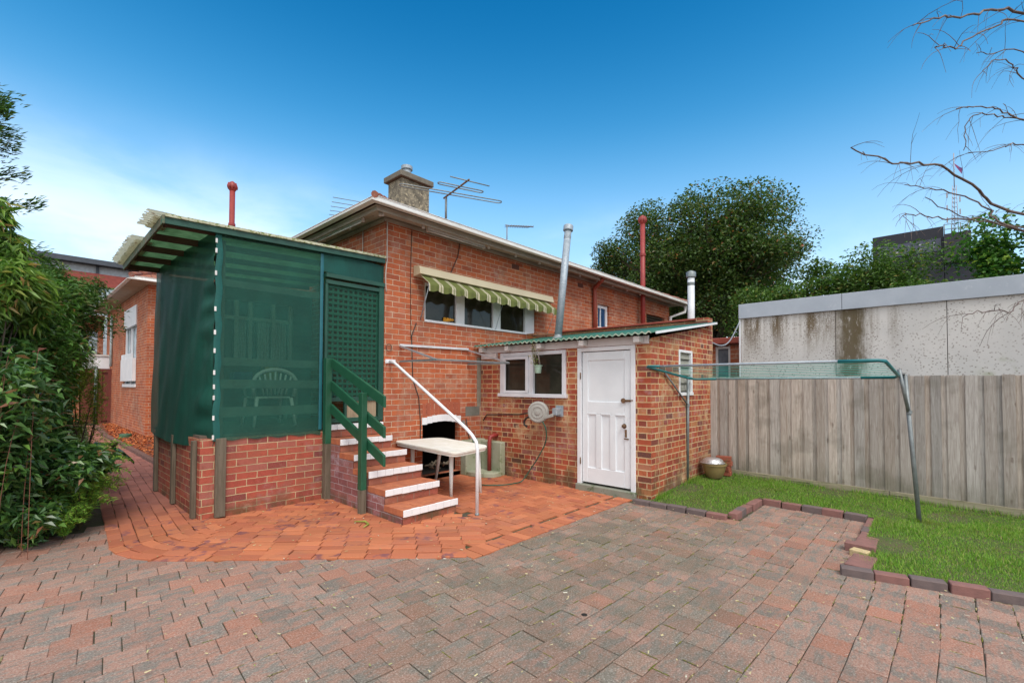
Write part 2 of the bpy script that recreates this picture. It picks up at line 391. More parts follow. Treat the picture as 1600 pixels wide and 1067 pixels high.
mo_m = attrmat('joint_moss_fill', lambda s, r, g, b: s.mix(s.mr(s.noise(s.coord('Object'), 60, 4), .35, .65), s.ramp(r, [(0, (.1, .13, .02)), (.5, (.22, .2, .04)), (.6, (.3, .24, .12)), (1, (.45, .37, .2))]), (.09, .08, .03)), 1, .1)
fastmesh('joint_moss', np.array(MV), np.array(MF), mo_m, np.array(MC))['kind'] = 'stuff'
V_, F_, C_ = [], [], []
ZB = .012
BL, BW = .231, .112
# part A: courses parallel to the outer edge (path, curve, 45 degree run)
cx0, cy0 = 1.94, 5.96
ux, uy = math.cos(R_(-45)), math.sin(R_(-45))
def course(d):
    """polyline at offset d from the outer edge, from far path end to the seam"""
    R0 = 1.25; r = R0 - d; pts = []
    def left(y): return .69 + max(0, y - 5.96) * .072 + (max(0, y - 9) * .005)
    if d < .98:
        y = 24.
        while y > cy0: pts.append((left(y) + d * (1 if y < 9 else 1 - (y - 9) * .012), y)); y -= .25
    if r > .12:
        for k in range(0, 10):
            a = math.pi + R_(45) * k / 9; pts.append((cx0 + r * math.cos(a), cy0 + r * math.sin(a)))
    ex, ey = cx0 + r * math.cos(math.pi * 1.25), cy0 + r * math.sin(math.pi * 1.25)
    pts.append((ex, ey))
    if r <= .12: pts = pts[:-1] + [(ex - ux * q * .2, ey - uy * q * .2) for q in (3, 2, 1, 0)]
    for k in range(1, 30): pts.append((ex + ux * k * .2, ey + uy * k * .2))
    return pts
for k in range(24):
    d = .06 + k * .119
    P = course(d)
    if len(P) < 2: continue
    L = [0]
    for a, b in zip(P, P[1:]): L.append(L[-1] + math.hypot(b[0] - a[0], b[1] - a[1]))
    t = (k % 2) * .118 + random.random() * .02
    Pn = np.array(P); Ln = np.array(L)
    while t < L[-1]:
        x = np.interp(t, Ln, Pn[:, 0]); y = np.interp(t, Ln, Pn[:, 1]); x2 = np.interp(t + .05, Ln, Pn[:, 0]); y2 = np.interp(t + .05, Ln, Pn[:, 1])
        t += .2365
        if x - y > -.2 or x > 3.86: continue
        if 1.66 < x < 2.9 and 6.5 < y < 8.75: continue
        if y > 9 and x > 2.05 + max(0, y - 18) * .06: continue
        add_slab(V_, F_, C_, x, y, BL, BW, math.atan2(y2 - y, x2 - x), ZB, dz=.0035, tilt=.02, bev=.004)
# part B: herringbone between the steps and the shed, soldier course along the edge
nb = int((6.1 - 2.97) / .119)
for i in range(nb + 2):
    x = 2.98 + i * .119
    if x > 6.0: continue
    add_slab(V_, F_, C_, x, 3.27, BL, BW, math.pi / 2, ZB, dz=.002, bev=.004)
u = .119
for a in range(-30, 60):
    for b in range(-30, 60):
        # herringbone: horizontal brick at cell (a,b) when (a-b)%4==0, vertical when (a-b)%4==2
        q = (a - b) % 4
        x, y = 2.9 + a * u, 3.45 + b * u
        if q == 0: cx, cy, an = x + u, y + u / 2, 0
        elif q == 3: cx, cy, an = x + u / 2, y + u, math.pi / 2
        else: continue
        if (cx - cy < -.4 and cx < 3.86) or cy < 3.45 or cy > 6.45 or cx > 6.1 or cx < 2.9: continue
        if 3.1 < cx < 3.85 and cy > 4.6: continue
        add_slab(V_, F_, C_, cx, cy, BL, BW, an, ZB - .004, dz=.002, tilt=.012, bev=.004)
fastmesh('brick_paving', np.array(V_), np.array(F_), orb_m, np.array(C_)).__setitem__('kind', 'structure')

# ---------------------------------------------------------------- lawn
def lz(x, y):
    return .035 + .03 * min(max(y + .6, 0), 3.5) * min(max((x - 5.9) / 2.3, 0), 1) + .01 * math.sin(x * 3.1 + y * 2) + .008 * math.sin(y * 5.3 - x)
soil = plain('lawn_soil', (.06, .09, .02), (.09, .08, .035), scale=8, rough=1, bump=.5)
lm = MB(); ys = np.arange(-5.01, 3.2, .03)
for y0, y1 in zip(ys, ys[1:]):
    ym = (y0 + y1) / 2; xa = lawn_edge(ym) + .02; xb = 8.36 if ym < 2.9 else 0
    if ym > 2.92: xb = 6.0
    if ym > 3.05: continue
    nx = max(1, int((xb - xa) / .3)); xs_ = np.linspace(xa, xb, nx + 1)
    for a, b in zip(xs_, xs_[1:]): lm.face([(a, y0, lz(a, y0)), (b, y0, lz(b, y0)), (b, y1, lz(b, y1)), (a, y1, lz(a, y1))])
lm.build('lawn', soil, kind='structure')
def grass_col(s, r, g, bl):
    v = s.coord('Object')
    c = s.ramp(r, [(0, (.07, .17, .018)), (.4, (.14, .32, .03)), (.72, (.21, .42, .045)), (.9, (.32, .4, .08)), (1, (.4, .34, .16))])
    return s.mix(s.math('MULTIPLY', s.mr(s.noise(v, 2.6, 6, .75), .52, .68), .55), c, (.2, .18, .06))
grass_m = attrmat('grass_blade', grass_col, .6, .3, trans=(1.2, 1.3, .5))
n = 200000
X = RNG.uniform(4.7, 8.3, n); Y = RNG.uniform(-2.6, 3.02, n)
bare = np.sin(X * 2.3 + Y * 1.7) * np.sin(Y * 3.1 - X) > .78
edge = np.array([lawn_edge(y) for y in Y]) + .035
ok = (X > edge) & (~bare | (RNG.random(n) < .25)) & ~((Y > 2.86) & (X > 5.95))
# thin, worn grass near the shed corner and the fence foot
ok &= ~(((X - 5.9) ** 2 + (Y - 2.5) ** 2 < .12) & (RNG.random(n) < .5)) & ~((X > 8.1) & (RNG.random(n) < .6))
X, Y = X[ok], Y[ok]; n = len(X); Z = np.array([lz(x, y) for x, y in zip(X, Y)]) - .004
ang = RNG.uniform(0, 2 * np.pi, n); L = RNG.uniform(.015, .042, n) * (1 + .5 * np.sin(X * 5) * np.sin(Y * 4)); tall = (X > 8.14) | ((X - 7.15) ** 2 + (Y - .16) ** 2 < .012) | ((X - 7.25) ** 2 + (Y - 2.9) ** 2 < .012) | ((Y > 2.8) & (X > 6.0)); L = L * np.where(tall, RNG.uniform(1.2, 2.8, n), 1); lean = RNG.uniform(.2, 1.3, n) * np.where(tall, .6, 1); w = RNG.uniform(.0018, .004, n)
dx, dy = np.cos(ang), np.sin(ang)
b0 = np.stack([X - dy * w, Y + dx * w, Z], 1); b1 = np.stack([X + dy * w, Y - dx * w, Z], 1)
tp = np.stack([X + dx * L * np.sin(lean), Y + dy * L * np.sin(lean), Z + L * np.cos(lean) + .004], 1)
VV = np.stack([b0, b1, tp], 1).reshape(-1, 3); FF = np.arange(3 * n).reshape(-1, 3)
gr = fastmesh('grass', VV, FF, grass_m, RNG.random((n, 3))); gr['kind'] = 'stuff'

# bark mulch beside the side path
mm_ = MB(); mm_.prism([(2.06, 8.9), (3.93, 8.9), (3.93, 17.5), (2.8, 17.5), (2.8, 24.5), (2.45, 24.5), (2.2, 21), (2.06, 18)], -.01, .045); mm_.build('garden_bed', plain('mulch_soil', (.2, .055, .025), (.12, .035, .02), scale=20, rough=1, bump=.5), kind='structure')
n = 9000; X = RNG.uniform(2.1, 3.95, n); Y = RNG.uniform(8.9, 24, n); ok = ~((X > 2.8) & (Y > 17.4)) & (X > 2.08 + np.maximum(0, Y - 18) * .07); X, Y = X[ok], Y[ok]; n = len(X)
a = RNG.uniform(0, 6.28, n); l = RNG.uniform(.015, .04, n); ww = l * .45; ti = RNG.normal(0, .3, n)
dx, dy = np.cos(a), np.sin(a)
P = [np.stack([X + dx * l * sx - dy * ww * sy, Y + dy * l * sx + dx * ww * sy, .058 + ti * l * sx + RNG.uniform(0, .004, n)], 1) for sx, sy in ((-1, -1), (1, -1), (1, 1), (-1, 1))]
mulch_m = attrmat('bark_chip', lambda s, r, g, b: s.ramp(r, [(0, (.3, .06, .02)), (.5, (.45, .11, .03)), (1, (.6, .24, .09))]), .9, .2)
fastmesh('bark_mulch', np.stack(P, 1).reshape(-1, 3), np.arange(4 * n).reshape(-1, 4), mulch_m, RNG.random((n, 3)))['kind'] = 'stuff'

# litter: dry grass clippings, flower petals in the joints
n = 1700; X = RNG.uniform(.5, 6.3, n); Y = RNG.uniform(-.8, 6.2, n); cl = RNG.random(n)
xe = np.array([lawn_edge(y) for y in Y]); near = X > xe - .9; keep = (X < xe - .02) & (near | (RNG.random(n) < .45)); X, Y = X[keep], Y[keep]; n = len(X)
a = RNG.uniform(0, 6.28, n); l = RNG.uniform(.004, .016, n); ww = np.minimum(l * .4, .004); dx, dy = np.cos(a), np.sin(a)
P = [np.stack([X + dx * l * sx - dy * ww * sy, Y + dy * l * sx + dx * ww * sy, np.full(n, .019) + RNG.uniform(0, .006, n)], 1) for sx, sy in ((-1, -1), (1, -1), (1, 1), (-1, 1))]
lit_m = attrmat('dry_litter', lambda s, r, g, b: s.ramp(r, [(0, (.4, .34, .16)), (.6, (.55, .48, .28)), (.85, (.2, .25, .06)), (1, (.75, .72, .65))]), .9, .2)
fastmesh('leaf_litter', np.stack(P, 1).reshape(-1, 3), np.arange(4 * n).reshape(-1, 4), lit_m, RNG.random((n, 3)))['kind'] = 'stuff'

# loose edging bricks, each a thing
ebr = [plain('edging_brick_dark', (.15, .11, .105), (.11, .085, .085), scale=9, rough=.9, bump=.4, c3=(.2, .1, .09), thr=.6),
       plain('edging_brick_red', (.24, .115, .1), (.19, .095, .085), scale=9, rough=.9, bump=.4, c3=(.12, .09, .09), thr=.6),
       plain('edging_brick_yellow', (.55, .43, .24), (.42, .32, .17), scale=9, rough=.9, bump=.4)]
ORD = ['first', 'second', 'third', 'fourth', 'fifth', 'sixth', 'seventh', 'eighth']
def edge_brick(x, y, ang, L, W, Hh, z, mi, label):
    mb = MB(); ca, sa = math.cos(ang), math.sin(ang)
    v = [(x + a * ca - b * sa, y + a * sa + b * ca, z + c) for c in (-.03, Hh) for b in (-W / 2, W / 2) for a in (-L / 2, L / 2)]
    mb.hexa(v); o = mb.build('edging_brick', ebr[mi], base=(x, y, z), bevel=.006)
    tag(o, label, 'brick', 'bricks edging the lawn'); return o
def run(p, q, k, mats, desc, W=.1, H=.05, z=.0):
    for i in range(k):
        t = (i + .5) / k; x = p[0] + (q[0] - p[0]) * t; y = p[1] + (q[1] - p[1]) * t
        L = math.dist(p, q) / k - .012; mi = mats[i % len(mats)]
        edge_brick(x + random.gauss(0, .004), y + random.gauss(0, .004), math.atan2(q[1] - p[1], q[0] - p[0]) + random.gauss(0, .02), L, W, H + random.gauss(0, .004), z + .01,
                   mi, f"{ORD[i]} {['dark grey', 'dusty red', 'yellow'][mi]} brick {desc}")
run((5.83, 3.07), (5.86, 1.87), 5, [0, 0, 0, 0, 1], 'from shed corner in lawn edging below doorstep')
run((5.9, 1.83), (6.92, 1.79), 5, [1, 0, 1, 1, 1], 'from camera in short edging row turning toward fence', H=.066)
run((6.98, 1.75), (6.9, .62), 5, [1, 1, 0, 1, 0], 'from left in far edging row of paved recess', H=.07)
run((6.98, .53), (5.75, .54), 5, [1, 1, 0, 1, 1], 'from fence side in flat edging row right of paved recess', W=.17, H=.035)
edge_brick(5.62, .56, R_(88), .24, .11, .08, .0, 1, 'raised red brick laid crosswise beside the yellow broken brick')
edge_brick(5.47, .55, R_(75), .14, .1, .06, .0, 2, 'yellow broken brick piece in the lawn edging')
run((5.38, .5), (4.98, .52), 2, [1, 1], 'from yellow brick in flat edging near front corner', W=.18, H=.04)
run((4.86, .64), (5.12, -.5), 5, [0, 1, 0, 1, 0], 'from left in front edging row between pavers and grass', H=.06)
run((5.13, -.53), (5.5, -1.9), 6, [0, 1, 0, 0, 1, 0], 'beyond right frame edge in front edging row', H=.06)
# path kerb bricks (one continuous mortared kerb)
kb = MB(); pts = [(2.0, 8.95), (2.02, 11.5), (2.03, 14.8), (2.02, 18.4), (2.22, 22.8)]
for (x0, y0), (x1, y1) in zip(pts, pts[1:]):
    kb.beam((x0, y0, .02), (x1, y1, .02), .1, .11)
kb.build('kerb', plain('kerb_brick', (.17, .08, .06), (.12, .06, .05), scale=8, rough=.9, bump=.4, c3=(.25, .16, .12), thr=.55), kind='structure')
# ---------------------------------------------------------------- main house
HX0, HX1, HY0, HY1, HZ = 3.93, 14.35, 6.3, 17.4, 4.24
house = thing('brick_house', 'single-storey red brick house with cream gutters and a hipped tiled roof', 'house', (HX0, HY0, 0))
w = MB()
WIN = (4.69, 7.61, 2.66, 3.34); NICHE = (4.67, 5.49, .08, 1.0); SW = (10.08, 10.64, 3.1, 3.68); OP = (12.76, 14.0, 3.2, 3.74)
wall(w, 'y', HY0, HX0, HX1, -.1, HZ, [WIN, NICHE, SW, OP], .13, 1)
WP = (6.9, 8.6, 2.0, 3.1)
wall(w, 'x', HX0, HY0, HY1, -.1, HZ, [], .1, 1)
wall(w, 'x', HX1, HY0, HY1, -.1, HZ); wall(w, 'y', HY1, HX0, HX1, -.1, HZ)
w.build('wall', brick_house, house)
# arch of soldier bricks over the niche + white painted lintel
ar = MB()
for i in range(10):
    x = 4.66 + i * .084; zz = 1.075 + .035 * math.sin(math.pi * (i + .5) / 10)
    ar.box(x + .005, x + .079, HY0 - .006, HY0 + .05, zz, zz + .21)
ar.build('brick_arch', plain('arch_brick', (.38, .1, .05), (.3, .08, .045), scale=10, rough=.9, bump=.3), house, bevel=.003)
li = MB()
for i in range(8):
    x = 4.655 + i * .106; zz = .93 + .05 * math.sin(math.pi * (i + .5) / 8)
    li.box(x, x + .1045, HY0 - .012, HY0 + .1, zz, zz + .115)
li.build('lintel', white_paint, house)
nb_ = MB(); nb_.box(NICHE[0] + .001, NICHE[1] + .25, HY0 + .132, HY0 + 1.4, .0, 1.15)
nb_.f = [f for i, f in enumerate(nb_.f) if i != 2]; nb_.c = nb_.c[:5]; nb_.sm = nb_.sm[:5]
nb_.build('niche_void', painted_void, house)
fl = MB(); fl.box(4.66, 5.5, HY0 + .0, HY0 + .12, -.05, .079); fl.build('niche_floor', brick_stair, house)
rub = MB()
for i in range(9):
    a = Vector((5.0 + random.random() * .35, 6.42 + random.random() * .15, .09 + random.random() * .12)); rub.tube([a, a + Vector((random.gauss(0, .12), random.gauss(0, .05), random.random() * .14))], .02, 6)
rub.build('firewood', tim, house)
# three-light window
wn = MB(); y0, y1 = HY0 + .035, HY0 + .1
for (a, b) in ((4.69, 4.74), (5.42, 5.62), (6.36, 6.57), (7.3, 7.61)): wn.box(a, b, y0, y1, 2.7, 3.34)
wn.box(4.69, 7.61, HY0 - .02, y1, 2.66, 2.70); wn.box(4.69, 7.61, y0 + .002, y1, 3.29, 3.339)
wf = wn.build('window', plain('window_frame_white', (.72, .73, .76), (.66, .67, .7), scale=3, rough=.5), house, bevel=.004)
gg = MB(); gg.face([(4.74, HY0 + .08, 2.7), (7.55, HY0 + .08, 2.7), (7.55, HY0 + .08, 3.29), (4.74, HY0 + .08, 3.29)]); gg.build('pane', glass, wf)
fw = MB()
for i in range(26): fw.lathe([(0, .03), (.028, .015), (.03, 0), (0, -.02)], (5.24 + random.gauss(0, .05), HY0 + .06, 2.72 + random.random() * .05), 6)
fw.build('yellow_flowers', plain('yellow_petal', (.7, .33, .02), (.6, .25, .02), rough=.7), wf)
# small window + opening
sw = MB(); ya, yb = HY0 + .06, HY0 + .11
sw.box(10.08, 10.14, ya, yb, 3.1, 3.68); sw.box(10.56, 10.64, ya, yb, 3.1, 3.68); sw.box(10.14, 10.56, ya, yb, 3.6, 3.68); sw.box(10.08, 10.64, HY0 - .02, yb - .002, 3.06, 3.1); sw.box(10.3, 10.33, ya, yb, 3.1, 3.6)
swo = sw.build('window', white_paint, house, bevel=.004)
g2 = MB(); g2.face([(10.1, HY0 + .09, 3.1), (10.6, HY0 + .09, 3.1), (10.6, HY0 + .09, 3.62), (10.1, HY0 + .09, 3.62)]); g2.build('pane', glass_blue, swo)
op = MB()
op.box(12.76, 14.0, HY0 + .115, HY0 + .125, 3.2, 3.74)
op.build('opening', painted_void, house)  # near-black sheet painted for the shade behind the louvres
lo = MB()
for i in range(6): lo.beam((12.76, HY0 + .06, 3.26 + i * .085), (14.0, HY0 + .06, 3.26 + i * .085), .06, .012, (0, .5, 1))
lo.build('louvre', tim, house)
# vents in the wall
for vx in (6.96, 9.3):
    ve = MB(); ve.box(vx - .11, vx + .11, HY0 - .004, HY0 + .02, 3.97, 4.07)
    for i in range(4): ve.box(vx - .1, vx + .1, HY0 - .009, HY0 - .004, 3.98 + i * .022, 3.988 + i * .022)
    ve.build('air_vent', plain('vent_terracotta', (.14, .05, .035), (.1, .04, .03), rough=.9), house)
# soffit, fascia, gutters
GX, GY = 3.47, 5.85; GXE, GYE = 14.8, 17.85
sf = MB(); sf.face([(GX + .06, GY + .06, 4.2), (GXE - .05, GY + .06, 4.2), (GXE - .05, HY0 + .01, HZ - .02), (HX0 - .01, HY0 + .01, HZ - .02)])
sf.face([(GX + .06, GY + .06, 4.2), (HX0 - .01, HY0 + .01, HZ - .02), (HX0 - .01, GYE, HZ - .02), (GX + .06, GYE, 4.2)])
sf.face([(GXE - .05, GY + .06, 4.2), (GXE - .05, GYE, 4.2), (HX1, GYE, HZ - .02), (HX1, HY0 + .01, HZ - .02)])
sf.build('soffit', soffit_m, house)
tr = MB(); tr.box(HX0 - .03, HX1, HY0 - .035, HY0 - .001, 4.15, 4.2); tr.box(HX0 - .035, HX0 - .001, HY0 - .03, HY1, 4.15, 4.2)
for i in range(9):
    y = GY + .14 + i * .0; 
tr.box(GX + .1, GXE, GY + .1, GY + .13, 4.14, 4.205); tr.box(GX + .1, GX + .13, GY + .13, GYE, 4.14, 4.205)
tr.build('eave_trim', plain('eave_trim_paint', (.4, .36, .31), (.3, .26, .22), scale=3, rough=.8), house)
def gutter(mb, pts):
    prof = [(0, .115), (0, .12), (-.012, .12), (-.02, .1), (-.03, .05), (-.02, .012), (0, 0), (.09, 0), (.095, .02)]
    # prof: (outward -, up); extruded along poly with mitred corner handled by caller
    for (p, q, nrm, m0, m1) in pts:
        P = Vector(p); Q = Vector(q); nrm = Vector(nrm); d = (Q - P).normalized()
        a = [P - nrm * o + Vector((0, 0, z)) - d * (m0 * -o) for o, z in prof]; b = [Q - nrm * o + Vector((0, 0, z)) + d * (m1 * -o) for o, z in prof]
        for i in range(len(prof) - 1): mb.face([a[i], b[i], b[i + 1], a[i + 1]])
gu = MB(); gutter(gu, [((GX, GY, 4.19), (GXE, GY, 4.19), (0, 1, 0), -1, 0), ((GX, GY, 4.19), (GX, GYE, 4.19), (1, 0, 0), -1, 0)])
gu.v = [tuple(v) for v in gu.v]
gu.build('gutter', gutter_m, house)
for i in range(12):
    x = GX + .3 + i * .75
    MB().tube([(x, GY + .27, 4.2), (x, GY + .27, 4.185), (x, GY + .27, 4.15)], [.012, .024, .024], 8).build('eave_insulator', white_paint, house)
    if i < 4: MB().tube([(GX + .27, GY + .3 + i * .9, 4.2), (GX + .27, GY + .3 + i * .9, 4.15)], .02, 8).build('eave_insulator', white_paint, house)
# roof: hipped, tile ribs
PT = .43
rf = MB(); ex0, ey0, ex1, ey1, ez = GX + .0, GY + .0, GXE, GYE, 4.3
half = (ey1 - ey0) / 2 - .35; rz = ez + half * PT; ym = (ey0 + ey1) / 2; xm0, xm1 = ex0 + half, ex1 - half
if xm1 < xm0: xm0 = xm1 = (ex0 + ex1) / 2
rf.face([(ex0, ey0, ez), (ex1, ey0, ez), (xm1, ym, rz), (xm0, ym, rz)]); rf.face([(ex0, ey1, ez), (ex0, ey0, ez), (xm0, ym, rz)])
rf.face([(ex1, ey0, ez), (ex1, ey1, ez), (xm1, ym, rz)]); rf.face([(ex1, ey1, ez), (ex0, ey1, ez), (xm0, ym, rz), (xm1, ym, rz)])
roof = rf.build('roof', roof_m, house)
hp = MB(); 
for (ax, ay), (bx, by) in (((ex0, ey0), (xm0, ym)), ((ex1, ey0), (xm1, ym))):
    nn = 26
    for i in range(nn):
        t0, t1 = i / nn, (i + 1.15) / nn; A = Vector((ax + (bx - ax) * t0, ay + (by - ay) * t0, ez + (rz - ez) * t0)); B = Vector((ax + (bx - ax) * t1, ay + (by - ay) * t1, ez + (rz - ez) * t1))
        hp.tube([A + Vector((0, 0, .015)), B + Vector((0, 0, -.0))], [.05, .04], 8)
hp.build('hip_tile', tile_m, roof)
ch = MB(); ch.box(5.36, 6.06, 8.0, 8.5, 4.9, 5.86); cho = ch.build('chimney', render_m, roof, bevel=.01)
cc = MB(); cc.box(5.29, 6.13, 7.93, 8.57, 5.86, 5.98); cc.build('chimney_cap', stone_cap, cho if False else roof, bevel=.012)
cp = MB(); cp.lathe([(.09, 0), (.09, .16), (.12, .17), (.12, .24), (.1, .25), (0, .25)], (5.62, 8.2, 5.98), 18); cp.build('chimney_cowl', galv, roof)
# downpipes & vent pipes fixed to the house
dp = MB(); dp.tube([(9.68, GY + .05, 4.18), (9.7, GY + .12, 4.14), (9.82, HY0 - .07, 4.02), (9.83, HY0 - .07, 3.9), (9.84, HY0 - .07, 2.7)], .05, 10); dp.build('downpipe', oxide_red, house)
dp = MB(); dp.tube([(14.7, GY + .06, 4.18), (14.7, GY + .08, 3.98), (14.3, HY0 - .06, 3.8), (14.3, HY0 - .06, 2.5)], .05, 10); dp.build('downpipe', gutter_m, house)
def vent_pipe(x, y, z0, z1, r, crown_r):
    v = MB(); v.tube([(x, y, z0), (x, y, z1)], r, 14)
    for z in (z0 + (z1 - z0) * .45, z1 - .9): v.lathe([(r, -.04), (r + .018, -.03), (r + .018, .03), (r, .04)], (x, y, z), 14)
    o = v.build('vent_pipe', red_paint, house)
    k = MB(); k.lathe([(r, -.02), (crown_r * .8, .02), (crown_r, .07), (crown_r, .13), (crown_r * .75, .19), (crown_r * .3, .23), (.02, .24), (0, .25)], (x, y, z1), 14)
    for j in range(8):
        a = j * math.pi / 4; k.tube([(x + crown_r * .95 * math.cos(a), y + crown_r * .95 * math.sin(a), z1 + .04), (x + crown_r * 1.06 * math.cos(a), y + crown_r * 1.06 * math.sin(a), z1 + .1), (x + crown_r * .8 * math.cos(a), y + crown_r * .8 * math.sin(a), z1 + .19)], .012, 5)
    k.build('pipe_cowl', red_paint, o)
vent_pipe(12.2, 6.13, 2.5, 6.24, .068, .115)
vent_pipe(3.85, 13.45, .2, 6.65, .066, .112)
# wall cables
cb = MB(); cb.tube([(5.45, HY0 - .02, 4.18), (5.4, HY0 - .02, 3.9), (5.22, HY0 - .03, 3.55), (5.05, HY0 - .2, 3.3), (4.96, HY0 - .25, 3.2)], .008, 5)
cb.tube([(4.52, HY0 - .012, 2.62), (4.43, HY0 - .012, 2.4), (4.46, HY0 - .012, 1.7), (4.58, HY0 - .012, 1.4), (4.62, HY0 - .012, 1.0), (4.62, HY0 - .012, .7)], .008, 5)
cb.tube([(4.42, HY0 - .01, 4.15), (4.4, HY0 - .01, 3.4), (4.42, HY0 - .01, 2.35)], .005, 5)
cb.tube([(5.62, HY0 - .02, 1.0), (5.68, HY0 - .02, .7), (5.72, HY0 - .05, .5)], .008, 5)
cb.build('cable', cable_m, house)
cw = MB(); cw.tube([(3.95, HY0 - .03, 4.16), (3.96, HY0 - .012, 3.9), (3.96, HY0 - .012, 3.55), (3.93, HY0 - .02, 3.3), (3.94, HY0 - .02, 3.1), (3.95, HY0 - .012, 3.05)], .009, 5)
cw.tube([(3.915, 6.95, 4.15), (3.915, 6.95, 3.72)], .008, 5)
cw.build('cable', cable_w, house)
rg = MB(); rg.tube([(4.0 + .05 * math.cos(t / 8 * 6.28), HY0 - .025, 2.18 + .06 * math.sin(t / 8 * 6.28)) for t in range(9)], .005, 5); rg.build('wall_hook', black_m, house)
gb = MB(); gb.box(5.62, 5.97, HY0 - .005, HY0 + .05, 1.04, 1.21); gb.build('cement_patch', plain('grey_cement', (.17, .17, .15), (.13, .13, .11), scale=6, rough=.95), house)
cst = MB(); cst.box(5.9, 5.996, HY0 - .006, HY0 + .05, 1.21, 2.12); cst.build('cement_strip', plain('grey_cement2', (.27, .24, .19), (.2, .18, .14), scale=6, rough=.95), house)
tp_ = MB(); tp_.tube([(5.52, HY0 - .0, .93), (5.52, HY0 - .08, .93), (5.52, HY0 - .09, .88)], .014, 8); tp_.lathe([(.0, .03), (.03, .03), (.03, .04), (0, .04)], (5.52, HY0 - .06, .93), 8)
tp_.tube([(5.72, HY0 - .03, .62), (5.9, HY0 - .03, .62)], .012, 6)
tp_.build('garden_tap', galv_dull, house)

# ---------------------------------------------------------------- things on the house
def tube_light(a, b, up, label):
    t = thing('fluorescent_light', label, 'light fitting', a)
    A, B = Vector(a), Vector(b); d = (B - A).normalized()
    h = MB(); h.beam(A, B, .06, .035); h.build('housing', white_paint, t, bevel=.004)
    l = MB(); l.tube([A + d * .03 - Vector((0, 0, .035)), B - d * .03 - Vector((0, 0, .035))], .014, 8); l.build('tube', plain('lamp_tube_off', (.8, .8, .8), rough=.2), t)
    e = MB(); e.beam(A - d * .005 - Vector((0, 0, .03)), A + d * .03 - Vector((0, 0, .03)), .05, .04); e.beam(B - d * .03 - Vector((0, 0, .03)), B + d * .005 - Vector((0, 0, .03)), .05, .04); e.build('end_cap', old_white, t)
tube_light((3.66, 6.5, 4.17), (3.66, 8.4, 4.17), 0, 'long white fluorescent tube light under the eave above the green screened porch')
tube_light((4.6, 6.12, 4.17), (5.9, 6.12, 4.17), 0, 'white fluorescent tube light under the eave above the striped awning')

aw = thing('window_awning', 'retractable green and cream striped awning with cream cover box over kitchen window', 'awning', (6.2, HY0, 3.4))
bx = MB(); bx.hexa([(4.46, HY0 - .2, 3.4), (8.0, HY0 - .2, 3.4), (4.46, HY0 - .003, 3.38), (8.0, HY0 - .003, 3.38), (4.46, HY0 - .17, 3.53), (8.0, HY0 - .17, 3.53), (4.46, HY0 - .003, 3.56), (8.0, HY0 - .003, 3.56)])
bx.build('cover_box', plain('cream_metal', (.55, .47, .32), (.5, .42, .28), scale=2, rough=.4, c3=(.32, .26, .16), thr=.7), aw, bevel=.006)
m, nt, b_, out = newmat('awning_canvas'); s = N(nt); v = s.coord('Object'); sx = s.n('SeparateXYZ'); s.l(v, sx.inputs[0])
fr = s.math('FRACT', s.math('DIVIDE', s.math('ADD', sx.outputs[0], 20.), .272))
def band(a, b): return s.math('MULTIPLY', s.math('GREATER_THAN', fr, a), s.math('LESS_THAN', fr, b))
st = s.math('ADD', band(.06, .16), band(.24, .34))
colr = s.mix(st, (.15, .175, .045), (.6, .55, .4)); colr = s.mix(s.math('MULTIPLY', band(.16, .24), .6), colr, (.4, .4, .25))
colr = s.mix(s.math('MULTIPLY', s.mr(s.noise(v, 8, 5), .4, .7), .35), colr, (.1, .12, .04))
s.l(colr, b_.inputs['Base Color']); b_.inputs['Roughness'].default_value = .9
t_ = s.n('BsdfTranslucent'); s.l(colr, t_.inputs[0]); mx = s.n('MixShader'); mx.inputs[0].default_value = .25; s.l(b_.outputs[0], mx.inputs[1]); s.l(t_.outputs[0], mx.inputs[2]); s.l(mx.outputs[0], out.inputs[0])
canvas = m
cv = MB(); nx = 104; x0, x1 = 4.5, 7.85
for i in range(nx):
    a = x0 + (x1 - x0) * i / nx; b = x0 + (x1 - x0) * (i + 1) / nx
    def sc_(x): return .042 * abs(math.sin((x + 20.068) / .272 * math.pi))
    def wv(x): return .008 * math.sin(x * 23) + .005 * math.sin(x * 51)
    prof = lambda x: [(HY0 - .12, 3.41), (HY0 - .24, 3.32 + wv(x) * .3), (HY0 - .36, 3.235), (HY0 - .375 + wv(x), 3.2), (HY0 - .375 + wv(x) * 1.6, 3.135 - sc_(x))]
    pa, pb = prof(a), prof(b)
    for k in range(4): cv.smooth = True; cv.face([(a, *pa[k]), (b, *pb[k]), (b, *pb[k + 1]), (a, *pa[k + 1])])
cv.build('striped_canvas', canvas, aw)
am = MB(); am.tube([(4.5, HY0 - .35, 3.2), (7.86, HY0 - .35, 3.2)], .012, 8); am.tube([(4.52, HY0 - .36, 3.22), (4.6, HY0 - .01, 2.68)], .009, 6); am.tube([(7.84, HY0 - .36, 3.22), (7.92, HY0 - .02, 2.62)], .005, 6)
am.tube([(6.3, HY0 - .3, 3.2), (6.36, HY0 - .03, 2.68)], .004, 5)
am.build('folding_arm', galv, aw)

